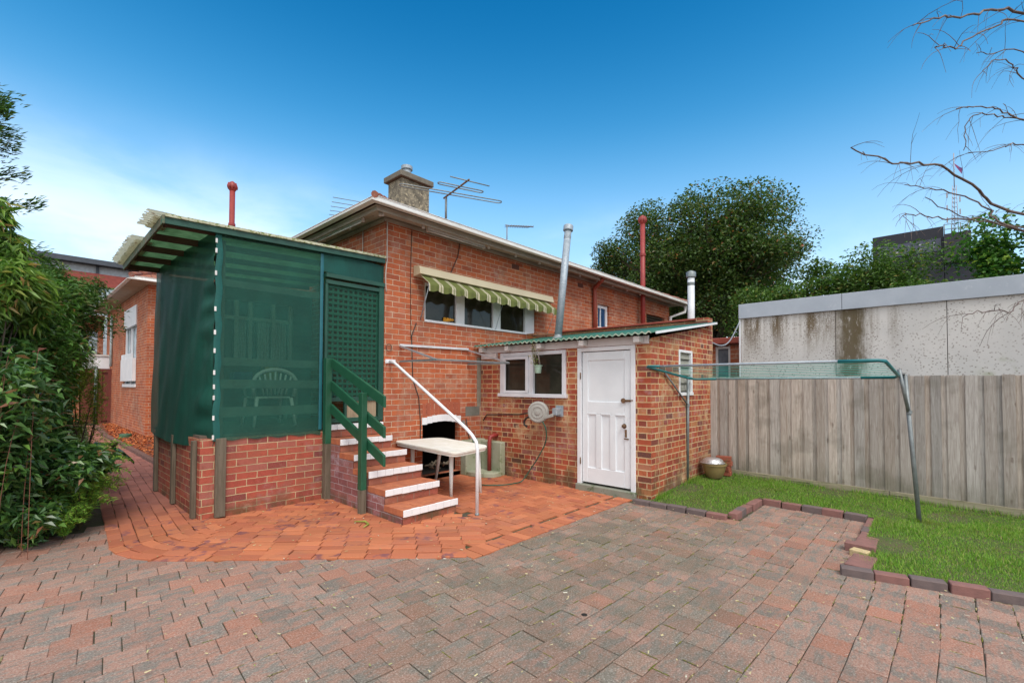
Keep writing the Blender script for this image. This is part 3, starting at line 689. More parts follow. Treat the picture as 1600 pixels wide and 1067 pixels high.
def antenna(name, label, mast, top, rods, boom, rr=.009, folded=()):
    t = thing('tv_antenna', label, 'antenna', mast)
    m_ = MB(); m_.tube([mast, top], .019, 8); m_.build('mast', galv_dull, t)
    b = MB(); b.tube([boom[0], boom[1]], .014, 8); b.build('boom', rust, t)
    r = MB()
    for p, q in rods: r.tube([p, q], rr, 6)
    for p, q, gp in folded:
        P, Q = Vector(p), Vector(q); d = (Q - P).normalized(); sd = Vector((-d.y, d.x, 0)) * gp
        loop = [P + sd, Q + sd] + [Q + sd * math.cos(k * math.pi / 4) + d * gp * math.sin(k * math.pi / 4) for k in (1, 2, 3)] + [Q - sd, P - sd] + [P - sd * math.cos(k * math.pi / 4) - d * gp * math.sin(k * math.pi / 4) for k in (1, 2, 3)] + [P + sd]
        r.tube(loop, rr, 6)
    r.build('rod', galv_dull, t)
    return t
antenna('a', 'rusty television antenna with looped rods mounted on the long gutter beside chimney', (4.86, 5.96, 4.3), (4.86, 5.96, 4.73),
        [((4.48, 5.4, 4.77), (5.12, 5.2, 4.77))], ((4.86, 6.02, 4.72), (4.76, 5.28, 4.78)), .009,
        [((4.12, 6.12, 4.73), (5.6, 5.46, 4.73), .05), ((4.5, 5.66, 4.75), (5.14, 5.42, 4.75), .04)])
z = 6.68
antenna('b', 'small yagi television antenna with short crosswise rods on the house roof ridge', (10.64, 10, 5.9), (10.64, 10, z + .03),
        [((10.7 + i * .12, 10 - .16, z + .0 + i * .028), (10.7 + i * .12, 10 + .16, z + i * .028)) for i in range(10)], ((10.55, 10, z - .01), (11.95, 10, z + .29)), .008)
antenna('c', 'wide television antenna with thin parallel rods rising behind the porch roof line', (5.6, 8.9, 4.9), (5.6, 8.9, 5.5),
        [((5.6 - .55 + i * .02 - (7 - i) * .08, 8.7 + i * .25 + .5, 5.5), (5.6 + .45, 8.7 + i * .25 - .1, 5.5)) for i in range(8)], ((5.6, 8.6, 5.48), (5.6, 10.8, 5.48)), .007)

# wall mounted airer
ai = thing('wall_airer', 'white steel fold-out clothes airer on brick wall above the niche', 'clothes airer', (4.9, HY0, 2.0))
f = MB(); yw = HY0 - .02
f.beam((4.2, yw, 2.235), (5.66, yw, 2.255), .03, .035); f.beam((4.21, yw, 1.97), (4.21, yw, 2.23), .03, .03); f.beam((5.64, yw, 1.98), (5.64, yw, 2.24), .03, .03)
f.beam((4.5, yw, 2.14), (4.5, yw, 2.23), .02, .02); f.beam((5.35, yw, 2.14), (5.35, yw, 2.24), .02, .02)
f.build('wall_frame', plain('airer_white', (.62, .63, .66), (.52, .53, .55), rough=.4), ai)
f = MB(); f.beam((4.21, yw, 1.975), (4.21, 5.35, 1.97), .022, .03); f.beam((5.66, yw, 1.985), (5.74, 5.33, 1.98), .022, .03); f.beam((4.21, 5.35, 1.97), (5.74, 5.33, 1.98), .02, .022)
f.build('rail', galv_dull, ai)
for A_, B_ in (((4.21, yw, 2.22), (4.21, 5.37, 1.975)), ((5.66, yw, 2.235), (5.74, 5.35, 1.985))): MB().beam(A_, B_, .02, .026).build('brace', plain('airer_grey', (.42, .42, .45), rough=.4, metal=.3), ai)
f = MB()
for i in range(5): f.tube([(4.22, 5.5 + i * .15, 1.972), (5.7, 5.5 + i * .15, 1.98)], .0025, 4)
f.build('line', cable_m, ai)

# porch step handrail
hr = thing('handrail', 'white bent steel handrail running from brick wall down beside the steps', 'handrail', (3.92, 4.17, 0))
f = MB(); f.tube([(4.02, HY0 - .03, 1.97), (4.0, 6.1, 1.93), (3.93, 4.4, 1.06), (3.92, 4.27, .98), (3.92, 4.19, .9), (3.92, 4.17, .8), (3.92, 4.17, .0)], .021, 12); f.build('rail', white_paint, hr)
f = MB(); f.box(3.95, 4.13, HY0 - .012, HY0 - .001, 1.94, 2.0); f.tube([(4.02, HY0, 1.97), (4.02, HY0 - .04, 1.97)], .02, 8)
for x in (3.97, 4.11): f.tube([(x, HY0 - .01, 1.97), (x, HY0 - .018, 1.97)], .007, 6)
f.build('wall_plate', white_paint, hr)
f = MB(); f.tube([(3.92, 4.17, .0), (3.92, 4.17, .03)], .026, 12); f.build('foot', galv_dull, hr)

# ---------------------------------------------------------------- screened porch
PX0, PX1, PY0, PY1 = 1.53, HX0, 6.35, 8.87
porch = thing('screened_porch', 'raised porch wrapped in dark green shade cloth on a brick base', 'porch', (PX0, PY0, 0))
d_ = MB(); d_.box(PX0, 3.0, PY0, PY0 + .11, -.05, .95); d_.box(PX0, PX0 + .11, PY0 + .11, PY1, -.05, .95); d_.box(PX0 + .11, HX0, PY1 - .11, PY1, -.05, .95)
d_.build('base_wall', brick_dado, porch)
fl = MB(); fl.box(PX0 + .02, HX0 - .003, PY0 + .12, PY1 - .12, .9, .985); fl.build('floor', plain('porch_floor', (.14, .1, .08), (.1, .08, .06), rough=.8), porch)
bw = MB(); wall(bw, 'y', PY1 - .02, PX0 + .15, HX0, .95, 3.3, [(2.15, 3.55, 1.95, 3.05)], .08, 1); bw.build('rear_wall', plain('porch_rear_boards', (.12, .075, .05), (.08, .05, .035), scale=3, rough=.8, stretch=(1, 1, 6)), porch)
rw = MB()
for x in (2.15, 2.6, 2.82, 3.2, 3.5): rw.box(x, x + .06, PY1 - .03, PY1 + .02, 1.95, 3.05)
rw.box(2.15, 3.56, PY1 - .032, PY1 + .018, 2.72, 2.78); rw.box(2.15, 3.56, PY1 - .032, PY1 + .018, 1.92, 1.97)
rwo = rw.build('window', white_paint, porch)
cu = MB()
for a, b in ((2.22, 2.45), (2.68, 2.8), (2.98, 3.18), (3.28, 3.48)):
    nn = 8
    for i in range(nn):
        xa, xb = a + (b - a) * i / nn, a + (b - a) * (i + 1) / nn; ya, yb = PY1 + .03 + (.02 if i % 2 else 0), PY1 + .03 + (0 if i % 2 else .02)
        cu.face([(xa, ya, 1.97), (xb, yb, 1.97), (xb, yb, 2.72), (xa, ya, 2.72)])
cu.build('curtain', plain('white_curtain', (.75, .77, .8), (.68, .7, .74), rough=.9), rwo)
gp = MB(); gp.face([(2.15, PY1 + .06, 1.95), (3.55, PY1 + .06, 1.95), (3.55, PY1 + .06, 3.05), (2.15, PY1 + .06, 3.05)]); gp.build('pane', glass, rwo)
# posts
for (x, y, z0, z1) in ((1.73, PY0 + .1, .95, 3.36), (2.975, PY0 + .0, .0, 3.42), (1.6, PY1 - .15, .95, 3.3)):
    if x == 2.975: continue
    MB().box(x - .045, x + .045, y - .045, y + .045, z0, z1).build('post', tim, porch, bevel=.004)
# rails behind the front cloth
for z0, z1 in ((2.8, 2.89), (1.83, 1.93), (1.55, 1.66), (1.2, 1.32)):
    MB().box(1.72, 2.94, PY0 + .035, PY0 + .07, z0, z1).build('rail', plain('porch_rail', (.13, .15, .12), (.09, .11, .09), rough=.7), porch, bevel=.003)
for z0, z1 in ((2.8, 2.89), (1.83, 1.93), (1.4, 1.5)):
    MB().box(1.64, 1.67, PY0 + .18, PY1 - .2, z0, z1).build('rail', MATS['porch_rail'], porch, bevel=.003)
# timber stays fixed to the brick base
for (x, z1) in ((1.735, .96),):
    MB().box(x - .055, x + .055, PY0 - .052, PY0 - .004, .02, .955).build('base_post', tim, porch, bevel=.004)
for y in (8.55, 7.49, 6.5):
    MB().box(PX0 - .05, PX0 - .004, y - .045, y + .045, .02, .93).build('base_post', tim, porch, bevel=.004)
# shade cloth
def cloth_mat(name, opac, col, col2):
    m, nt, b_, out = newmat(name); s = N(nt); v = s.coord('Object')
    c = s.mix(s.mr(s.noise(s.coord('Object', (1, 1, .12)), 26, 4, .7), .3, .7), col, col2); c = s.mix(s.math('MULTIPLY', s.mr(s.noise(s.coord('Object', (.25, .25, 1)), 60, 3, .8), .4, .62), .5), c, tuple(x * .6 + .004 for x in col))
    c = s.mix(s.math('MULTIPLY', s.mr(s.noise(v, 2.2, 4), .45, .7), .5), c, tuple(x * 1.35 for x in col))
    s.l(c, b_.inputs['Base Color']); b_.inputs['Roughness'].default_value = .65; b_.inputs['Specular IOR Level'].default_value = .35
    tr = s.n('BsdfTransparent'); tr.inputs[0].default_value = (.75, .95, .85, 1); mx = s.n('MixShader')
    wv = s.n('TexWave', wave_type='BANDS', bands_direction='Z'); s.l(v, wv.inputs[0]); wv.inputs['Scale'].default_value = 55; wv.inputs['Distortion'].default_value = 2
    op_ = s.math('ADD', s.math('MULTIPLY_ADD', s.noise(s.coord('Object', (60, 60, 8)), 3, 3), .2, opac - .1), s.math('MULTIPLY_ADD', s.noise(s.coord('Object', (1, 1, 3)), 38, 4, .8), .36, -.18))
    s.l(op_, mx.inputs[0]); s.l(tr.outputs[0], mx.inputs[1]); s.l(b_.outputs[0], mx.inputs[2]); s.l(mx.outputs[0], out.inputs[0])
    s.l(s.bump(wv.outputs['Fac'], .25, .002), b_.inputs['Normal'])
    MATS[name] = m; return m
cl_front = cloth_mat('shade_cloth_front', .63, (.014, .1, .074), (.01, .08, .06))
cl_side_shaded = cloth_mat('cloth_side_shaded', .9, (.009, .085, .062), (.006, .06, .045))  # same cloth as the front, darkened: side shade is put into the colour
yf = PY0 - .008
cf = MB(); cf.smooth = True
def grid(mb, fn, nu, nv):
    base = len(mb.v)
    for i in range(nu + 1):
        for j in range(nv + 1): mb.v.append(tuple(fn(i / nu, j / nv)))
    for i in range(nu):
        for j in range(nv):
            a = base + i * (nv + 1) + j; mb.f.append((a, a + nv + 1, a + nv + 2, a + 1)); mb.c.append(mb.col); mb.sm.append(mb.smooth)
grid(cf, lambda u, v: (1.66 + 1.3 * u, yf - .004 * math.sin(u * 9 + v * 3) - .012 * (1 - v) * (1 - u), .93 + .012 * math.sin(u * 30) * (v < .02) + (3.47 - .93 + .02 * u) * v - .02 * u * (1 - v) + (.0)), 26, 30)
cf.build('front_shade_cloth', cl_front, porch)
hd = MB(); hd.smooth = True; grid(hd, lambda u, v: (2.96 + .97 * u, yf - .01, 3.2 - .06 * u + (.31) * v), 6, 4); hd.build('head_shade_cloth', cloth_mat('shade_cloth_head', .92, (.006, .08, .066), (.004, .055, .048)), porch)
cs = MB(); cs.smooth = True
def side(u, v):
    y = yf + (PY1 + .02 - yf) * u; z = .87 + (3.46 - .87 - .1 * u) * v - .05 * math.sin(u * math.pi) * (1 - v)
    low = (1 - v) ** 2
    x = 1.655 - .14 * u - low * (.1 * math.sin(u ** .6 * math.pi) + .03 * u)
    crumple = math.exp(-((u - .06) / .09) ** 2)
    x += crumple * (.018 * math.sin(v * 47 + 2 * math.sin(v * 9)) + .012 * math.sin(v * 21)) + .006 * math.sin(v * 13 + u * 21) + .004 * math.sin(u * 40 + v * 7)
    return (x, y, z)
grid(cs, side, 50, 70); cs.build('side_shade_cloth', cl_side_shaded, porch)
# turned hem round the front post, with white clips down the corner
hem = MB(); hem.smooth = True; grid(hem, lambda u, v: (1.648 + .07 * u + .008 * math.sin(v * 37), yf - .014 - .006 * math.sin(u * 3.14), .925 + 2.5 * v), 3, 50); hem.build('cloth_hem', cloth_mat('shade_cloth_hem', .95, (.012, .115, .1), (.008, .09, .08)), porch)
hem2 = MB(); hem2.smooth = True; grid(hem2, lambda u, v: (2.925 + .045 * u, yf - .012 - .006 * math.sin(u * 3.14), .98 + 2.46 * v), 2, 20); hem2.build('cloth_hem', plain('blue_hem', (.012, .13, .16), (.01, .1, .13), rough=.5), porch)
ptp = [(3.32), (3.2), (2.93), (2.5), (2.22), (2.0), (1.74), (1.57), (1.44), (1.2), (.97)]
for z in ptp:
    MB().box(1.64, 1.662, yf - .03, yf - .018, z - .028, z + .028).build('cloth_clip', plain('clip_plastic', (.8, .78, .76), rough=.4), porch, bevel=.003)
# roof: skillion sheet, barge board, rafters
RX0, RX1, RYF, RYB = 1.137, 3.925, 6.28, 8.84
def rz_(x, y): return 3.455 + (x - RX0) * .037 - (y - RYF) * .038
rb = MB(); n_ = 60
def corr(mb, fn, u0, u1, step, amp, v0, v1, nv=1):
    """corrugation: waves along u; fn(u,v,h)->point"""
    k = int((u1 - u0) / (step / 6)); us = [u0 + (u1 - u0) * i / k for i in range(k + 1)]
    for a, b in zip(us, us[1:]):
        ha, hb = amp * math.sin(a / step * 2 * math.pi), amp * math.sin(b / step * 2 * math.pi)
        for j in range(nv):
            va, vb = v0 + (v1 - v0) * j / nv, v0 + (v1 - v0) * (j + 1) / nv; mb.smooth = True
            mb.face([fn(a, va, ha), fn(b, va, hb), fn(b, vb, hb), fn(a, vb, ha)])
corr(rb, lambda u, v, h: (v, u, rz_(v, u) + .02 + h), RYF, RYB, .076, .009, RX0, RX1, 2)
m, nt, b_, out = newmat('green_fibreglass'); s = N(nt); v = s.coord('Object')
c = s.mix(s.mr(s.noise(v, 7, 5), .35, .65), (.11, .22, .1), (.07, .15, .065)); s.l(c, b_.inputs['Base Color']); b_.inputs['Roughness'].default_value = .5
t_ = s.n('BsdfTranslucent'); s.l(c, t_.inputs[0]); mx = s.n('MixShader'); mx.inputs[0].default_value = .55; s.l(b_.outputs[0], mx.inputs[1]); s.l(t_.outputs[0], mx.inputs[2]); s.l(mx.outputs[0], out.inputs[0])
rfo = rb.build('roof', m, porch)
edge_ = MB()
for i in range(40):
    x0 = RX0 + (RX1 - RX0) * i / 40; x1 = RX0 + (RX1 - RX0) * (i + 1) / 40; j = .006 * math.sin(i * 2.3)
    edge_.box(x0, x1, RYF - .03 + j, RYF - .001, rz_(x0, RYF) + .004, rz_(x0, RYF) + .036 + .5 * j)
edge_.build('roof_edge', mossy, rfo)
fb = MB(); fb.beam((RX0, RYF + .01, rz_(RX0, RYF) - .035), (RX1, RYF + .01, rz_(RX1, RYF) - .035), .03, .07); fb.build('fascia', cl_side_shaded if False else green_dark, porch)
bg = MB(); bg.beam((RX0 - .014, RYF - .02, rz_(RX0, RYF) - .03), (RX0 - .014, RYB, rz_(RX0, RYB) - .03), .024, .1); bg.build('barge_board', plain('barge_timber', (.1, .13, .075), (.14, .11, .07), scale=5, rough=.7, c3=(.02, .1, .06), thr=.5), porch, bevel=.003)
for i in range(5):
    y = RYF + .12 + i * (RYB - RYF - .2) / 4
    MB().beam((RX0 + .01, y, rz_(RX0, y) - .035), (RX1 - .1, y, rz_(RX1, y) - .035), .06, .07).build('rafter', brown_tim, porch)
# corrugated offcuts poking out past the barge
offm, nt, b_, out = newmat('cream_translucent'); s = N(nt); v = s.coord('Object')
c = s.mix(s.mr(s.noise(v, 14, 6, .7), .56, .66), (.6, .58, .44), (.3, .2, .12)); s.l(c, b_.inputs['Base Color']); t_ = s.n('BsdfTranslucent'); s.l(c, t_.inputs[0]); mx = s.n('MixShader'); mx.inputs[0].default_value = .7; s.l(b_.outputs[0], mx.inputs[1]); s.l(t_.outputs[0], mx.inputs[2]); s.l(mx.outputs[0], out.inputs[0])
of = [plain('cream_fibreglass', (.55, .53, .4), (.46, .43, .3), scale=12, rough=.6, c3=(.3, .2, .13), thr=.58)]
for (ya, yb, xa) in ((6.34, 6.9, 1.0), (7.45, 8.95, 1.0)):
    q = MB(); corr(q, lambda u, v, h: (v + .02 * math.sin(u * 60) * (v < 1.1), u, 3.5 - (u - 6.3) * .038 + .02 + h), ya, yb, .076, .014, xa, 1.25, 1)
    corr(q, lambda u, v, h: (v + .03 + .02 * math.sin(u * 71) * (v < 1.1), u, 3.475 - (u - 6.3) * .038 + h), ya + .02, yb - .03, .076, .014, xa + .03, 1.2, 1)
    q.build('roof_sheet_offcut', offm, porch)
# door: lattice screen
df = MB(); dz0 = 1.06
df.box(3.84, 3.925, PY0 - .05, PY0 + .02, dz0, 3.15); df.box(3.0, 3.84, PY0 - .045, PY0 + .02, 3.03, 3.09); df.box(2.99, 3.92, PY0 - .075, PY0 + .02, 3.115, 3.175); df.box(3.02, 3.84, PY0 - .04, PY0 + .02, dz0, 1.12); df.box(2.995, 3.03, PY0 - .04, PY0 + .02, dz0, 3.03)
df.box(3.03, 3.84, PY0 - .03, PY0 + .02, 1.36, 1.42); df.box(3.3, 3.34, PY0 - .03, PY0 + .018, 1.12, 1.36)
door = df.build('door', green_dark, porch, bevel=.004)
la = MB()
for i in range(11): la.box(3.03 + i * .078, 3.06 + i * .078, PY0 + .0, PY0 + .006, 1.42, 3.03)
for i in range(21): la.box(3.03, 3.84, PY0 - .008, PY0 - .001, 1.445 + i * .077, 1.482 + i * .077)
la.build('lattice', plain('lattice_green', (.03, .14, .095), (.025, .12, .085), rough=.55), door)
dm = MB(); dm.face([(3.03, PY0 - .012, 1.42), (3.84, PY0 - .012, 1.42), (3.84, PY0 - .012, 3.03), (3.03, PY0 - .012, 3.03)]); dm.build('screen_mesh', cloth_mat('door_mesh', .4, (.012, .07, .055), (.01, .055, .04)), door)
dk = MB()
for i in range(4): dk.box(3.345 + i * .122, 3.46 + i * .122, PY0 - .005, PY0 + .01, 1.12, 1.36)
dk.build('kick_board', plain('kick_timber', (.36, .28, .19), (.28, .2, .13), scale=6, stretch=(6, 6, .5), rough=.8, bump=.2), door)
# chair + table inside
chair = thing('plastic_chair', 'white slatted-back plastic chair standing inside the screened porch', 'chair', (2.66, 7.2, .985))
pw = plain('white_plastic', (.75, .77, .74), (.68, .7, .68), rough=.4)
sb = MB(); sb.box(2.42, 2.9, 7.22, 7.65, 1.39, 1.42); sb.build('seat', pw, chair, bevel=.012)
for x, y, tx, ty in ((2.42, 7.2, -.05, -.05), (2.9, 7.2, .05, -.05), (2.42, 7.64, -.04, .06), (2.9, 7.64, .04, .06)):
    MB().tube([(x, y, 1.4), (x + tx, y + ty, .987)], [.028, .02], 6).build('leg', pw, chair)
bk = MB(); pts = []
for i in range(15):
    a = math.pi * i / 14; pts.append((2.66 - .3 * math.cos(a), 7.17, 1.62 + .2 * math.sin(a)))
bk.tube([(2.38, 7.2, 1.42)] + pts + [(2.94, 7.2, 1.42)], .028, 8)
for i in range(-3, 4): bk.tube([(2.66 + i * .05, 7.19, 1.45), (2.66 + i * .075, 7.17, 1.79 - abs(i) * .02)], .014, 5)
bk.tube([(2.4, 7.19, 1.58), (2.92, 7.19, 1.58)], .02, 6)
bk.tube([(2.38, 7.2, 1.6), (2.36, 7.4, 1.62), (2.38, 7.62, 1.6), (2.4, 7.63, 1.42)], .02, 6); bk.tube([(2.94, 7.2, 1.6), (2.96, 7.4, 1.62), (2.94, 7.62, 1.6), (2.92, 7.63, 1.42)], .02, 6)
bk.build('backrest', pw, chair)
tb = thing('storage_bench', 'low cluttered bench seen dimly behind the white porch chair', 'bench', (2.3, 8.3, .985))
MB().box(1.8, 3.4, 8.1, 8.6, 1.62, 1.66).build('top', plain('bench_board', (.3, .28, .22), rough=.7), tb)
for x in (1.85, 3.35):
    for y in (8.14, 8.56): MB().box(x - .025, x + .025, y - .025, y + .025, .986, 1.62).build('leg', MATS['bench_board'], tb)
for (x, y, w_, d2, h_, c, nm) in ((2.1, 8.35, .35, .25, .2, (.5, .52, .5), 'box_a'), (2.55, 8.3, .28, .2, .14, (.06, .12, .35), 'box_b'), (3.0, 8.35, .22, .2, .24, (.5, .4, .08), 'box_c')):
    o = MB().box(x - w_ / 2, x + w_ / 2, y - d2 / 2, y + d2 / 2, 1.661, 1.66 + h_).build('storage_box', plain(nm, c, rough=.6), base=(x, y, 1.66), bevel=.01)
    tag(o, {'box_a': 'pale box at left end of the bench inside the porch', 'box_b': 'blue box in middle of bench inside the porch', 'box_c': 'yellow box at right end of bench inside the porch'}[nm], 'box')

# ---------------------------------------------------------------- steps
st_ = thing('brick_steps', 'flight of six brick steps with white painted nosings up to green porch door', 'steps', (3.05, 4.45, 0))
tread_m = plain('tread_brick', (.46, .15, .065), (.36, .11, .055), scale=10, rough=.85, bump=.3, c3=(.25, .12, .07), thr=.6)
nose_side = plain('nosing_side_brick', (.26, .07, .05), (.2, .06, .045), scale=9, rough=.85, bump=.3)
white_nose = plain('white_nosing_paint', (.78, .78, .8), (.72, .72, .74), scale=8, rough=.6, bump=.15, c3=(.4, .3, .26), thr=.7)
YB = [4.46 + .37 * k for k in range(6)]; YB[5] = 6.29
XL, XR = 3.05, 3.86
for k in range(5):
    y0 = YB[k]; zt = .17 * (k + 1) + .005; yn = YB[k + 1]
    bd = MB(); bd.box(XL + .012, XR - .012, y0 + .02, 6.34, max(-.03, zt - .17 - (.03 if k == 0 else 0)), zt - .078)
    bd.build('riser', brick_stair, st_)
    tr_ = MB(); nbk = 7; wd = (XR - XL) / nbk
    for i in range(nbk):
        tr_.box(XL + i * wd + .003, XL + (i + 1) * wd - .003, y0 + random.gauss(0, .002), y0 + .225, zt - .077, zt + random.gauss(0, .0012))
    tr_.box(XL + .004, XR - .004, y0 + .228, yn + .04, zt - .077, zt - .003)
    to = tr_.build('tread', tread_m, st_, bevel=.004)
    wn_ = MB()
    for i in range(nbk):
        wn_.box(XL + i * wd + .0015, XL + (i + 1) * wd - .0015, y0 - .006, y0 + .006 + random.random() * .014, zt - .074 + random.gauss(0, .002), zt + .003)
    wn_.build('painted_nosing', white_nose, to, bevel=.003)
tn = MB(); wd = .87 / 7
for i in range(7): tn.box(3.04 + i * wd + .003, 3.04 + (i + 1) * wd - .003, 6.262, 6.36, .962, 1.035)
tn.build('painted_nosing', white_nose, st_, bevel=.003)
MB().box(3.04, 3.91, 6.283, 6.34, .86, .96).build('riser', brick_stair, st_)
sd = MB()
for k in range(5):
    zt = .17 * (k + 1) + .005
    sd.face([(XL, YB[k] + .06, -.03), (XL, 6.345, -.03), (XL, 6.345, zt - .08), (XL, YB[k] + .06, zt - .08)] if False else [(XL + .006, YB[k] + .03, zt - .25), (XL + .006, 6.345, zt - .25), (XL + .006, 6.345, zt - .079), (XL + .006, YB[k] + .03, zt - .079)])
sd.build('side_wall', brick_wash, st_)

# green timber railing
ra = thing('stair_railing', 'dark green timber railing with three sloping boards beside the brick steps', 'railing', (3.0, 5.28, 0))
def post2(x0, x1, y0, y1, z0, zc, z1):
    o = MB().box(x0, x1, y0, y1, zc, z1).build('post', green_paint, ra, bevel=.005)
    MB().box(x0 + .001, x1 - .001, y0 + .001, y1 - .001, z0, zc).build('post_foot', tim, o, bevel=.004)
post2(2.975, 3.06, 6.22, 6.315, .0, .78, 1.97); post2(2.955, 3.03, 5.22, 5.31, .0, .3, 1.5)
for (za, zb) in ((1.9, 1.395), (1.585, 1.03), (1.265, .69)):
    # boards on outer face of the posts
    a = Vector((2.935 + .08, 6.2, za)); b = Vector((2.935 + .08, 4.86, zb))
    q = MB(); 
    hgt = .135; v = []
    for zz in (-hgt / 2, hgt / 2):
        for xx in (0, .035):
            for p in (a, b): v.append((3.035 + xx, p.y, p.z + zz))
    q.hexa(v); q.build('board', green_paint, ra, bevel=.004)

# ---------------------------------------------------------------- garden table
tbl = thing('garden_table', 'weathered white plastic table with rounded corners standing beside the steps', 'table', (4.45, 5.45, 0))
tp = MB(); P4 = [(4.12, 6.33), (4.96, 6.2), (4.78, 4.82), (3.95, 4.62)]
cxy = np.mean(P4, 0); poly = []
for i in range(4):
    p = np.array(P4[i]); a = np.array(P4[i - 1]); b = np.array(P4[(i + 1) % 4]); da = (a - p) / np.linalg.norm(a - p); db = (b - p) / np.linalg.norm(b - p)
    for t in np.linspace(0, 1, 7):
        q = (1 - t) ** 2 * (p + da * .16) + 2 * t * (1 - t) * p + t * t * (p + db * .16); poly.append(tuple(q))
tp.prism(poly, .685, .72)
table_m = plain('weathered_plastic', (.82, .81, .77), (.72, .7, .62), scale=9, rough=.6, bump=.1, c3=(.42, .38, .27), thr=.62)
tp.build('tabletop', table_m, tbl, bevel=.006)
sk = MB(); pc = np.array(poly); inn = cxy + (pc - cxy) * .975
for i in range(len(poly)):
    a, b = inn[i], inn[(i + 1) % len(poly)]; sk.face([(*a, .655), (*b, .655), (*b, .684), (*a, .684)])
sk.build('rim', table_m, tbl)
for (x, y, x2, y2) in ((4.22, 5.02, 4.2, 5.0), (4.28, 6.02, 4.3, 6.05), (4.72, 5.02, 4.76, 4.99), (4.83, 6.0, 4.84, 6.16)):
    MB().tube([(x, y, .69), (x2, y2, .0)], [.034, .022], 8).build('leg', pw, tbl)

# ---------------------------------------------------------------- drain surround, waste pipe, hose reel
dr = thing('drain_surround', 'mossy concrete gully surround with a red waste pipe in the wall corner', 'drain', (5.75, 6.0, 0))
q = MB(); q.box(5.5, 5.985, 6.14, 6.295, 0, .62); q.box(5.86, 5.985, 5.64, 6.14, 0, .6)
q.prism([(5.5, 6.14), (5.5, 6.0), (5.56, 5.75), (5.68, 5.62), (5.86, 5.62), (5.86, 6.14)], 0, .09)
q.build('surround', plain('mossy_concrete', (.36, .37, .28), (.27, .3, .2), scale=3, rough=.9, bump=.3, c3=(.17, .2, .1), thr=.55), dr, bevel=.015)
q = MB(); q.tube([(5.8, 5.86, .08), (5.8, 5.86, .6), (5.82, 5.86, .68), (5.9, 5.86, .7), (5.99, 5.86, .7)], .038, 10); q.build('waste_pipe', red_paint, dr)
pp = MB(); pp.tube([(5.97, 6.2, .95), (5.97, 6.1, 1.06), (5.97, 5.3, 1.1), (5.97, 5.05, 1.14), (5.97, 4.95, 1.2), (5.97, 4.88, 1.22)], .012, 6)
# ---------------------------------------------------------------- shed
SX, SY0, SY1, SXB = 6.0, 2.9, 6.29, 8.3
shed = thing('brick_shed', 'brick outhouse with a low green corrugated roof and white door', 'shed', (SX, SY0, 0))
w = MB(); WN = (4.33, 5.77, 1.41, 2.17); DR = (3.13, 4.11, -.02, 2.18)
wall(w, 'x', SX, SY0, SY1, -.08, 2.25, [WN, DR], .1, 1)
LV = (6.94, 7.46, 1.48, 2.16)
wall(w, 'y', SY0, SX, SXB, -.08, 2.25, [LV], .1, 1)
def sroof(x): return 2.315 + (x - 5.79) * .154
w.face([(SX, SY0, 2.25), (SXB - .13, SY0, 2.25), (SXB - .13, SY0, sroof(SXB) - .08), (SX, SY0, sroof(SX) - .085)])
w.box(SXB - .13, SXB + .1, SY0 - .003, SY0 + .2, 2.2, 2.79)
wall(w, 'x', SXB, SY0, SY1, -.08, 2.77); wall(w, 'x', SXB + .1, SY0 + .2, SY1, -.08, 2.77); wall(w, 'y', SY0 + .0015, SXB, SXB + .1, -.08, 2.2)
w.build('wall', brick_shed, shed)
inn_ = MB(); inn_.box(SX + .14, SXB - .05, SY0 + .13, SY1 - .05, 0, 2.2); inn_.build('interior', painted_void, shed)
cpg = MB(); cpg.box(SXB - .05, SXB + .14, SY0 + .16, SY1, 2.77, 2.805); cpg.build('parapet_coping', oxide_red, shed, bevel=.004)
ro = MB(); corr(ro, lambda u, v, h: (v, u, sroof(v) + h), 2.79, SY1 - .02, .1, .014, 5.79, SXB - .02, 1); 
m, nt, b_, out = newmat('green_roof_paint'); s = N(nt); v = s.coord('Object'); geo = s.n('NewGeometry')
c = s.mix(s.mr(s.noise(v, 5, 5), .35, .65), (.015, .13, .09), (.01, .1, .07)); c = s.mix(geo.outputs['Backfacing'], c, (.55, .55, .5)) 
s.l(c, b_.inputs['Base Color']); b_.inputs['Roughness'].default_value = .5
rso = ro.build('roof', m, shed)
so = rso.modifiers.new('t', 'SOLIDIFY'); so.thickness = .004
re_ = MB(); corr(re_, lambda u, v, h: (5.788 - .002, u, sroof(5.79) + h - .012 * v + .002), 2.79, SY1 - .02, .1, .014, -.6, 1.0, 1); re_.build('roof_edge', plain('edge_paint', (.5, .52, .42), (.1, .3, .22), scale=7, rough=.6), rso)
fa = MB(); fa.box(SX - .035, SX - .002, SY0 + .02, SY1 - .12, 2.185, 2.3)
fa.box(SX - .05, SX - .003, 5.85, SY1 - .05, 2.08, 2.18)
fa.build('fascia', plain('old_fascia_paint', (.68, .64, .64), (.58, .53, .53), scale=4, rough=.75, bump=.15, c3=(.26, .2, .16), thr=.62), shed, bevel=.003)
for y in (3.04, 3.95, 4.78, 5.5, 6.15):
    MB().box(5.84, SX - .037, y - .045, y + .045, 2.2, 2.285).build('rafter_end', old_white, shed, bevel=.004)
bt = MB(); bt.beam((5.9, SY0 - .122, sroof(5.9) - .012), (SXB - .02, SY0 - .122, sroof(SXB - .02) - .012), .012, .034); bt.build('barge_flashing', white_paint, shed)
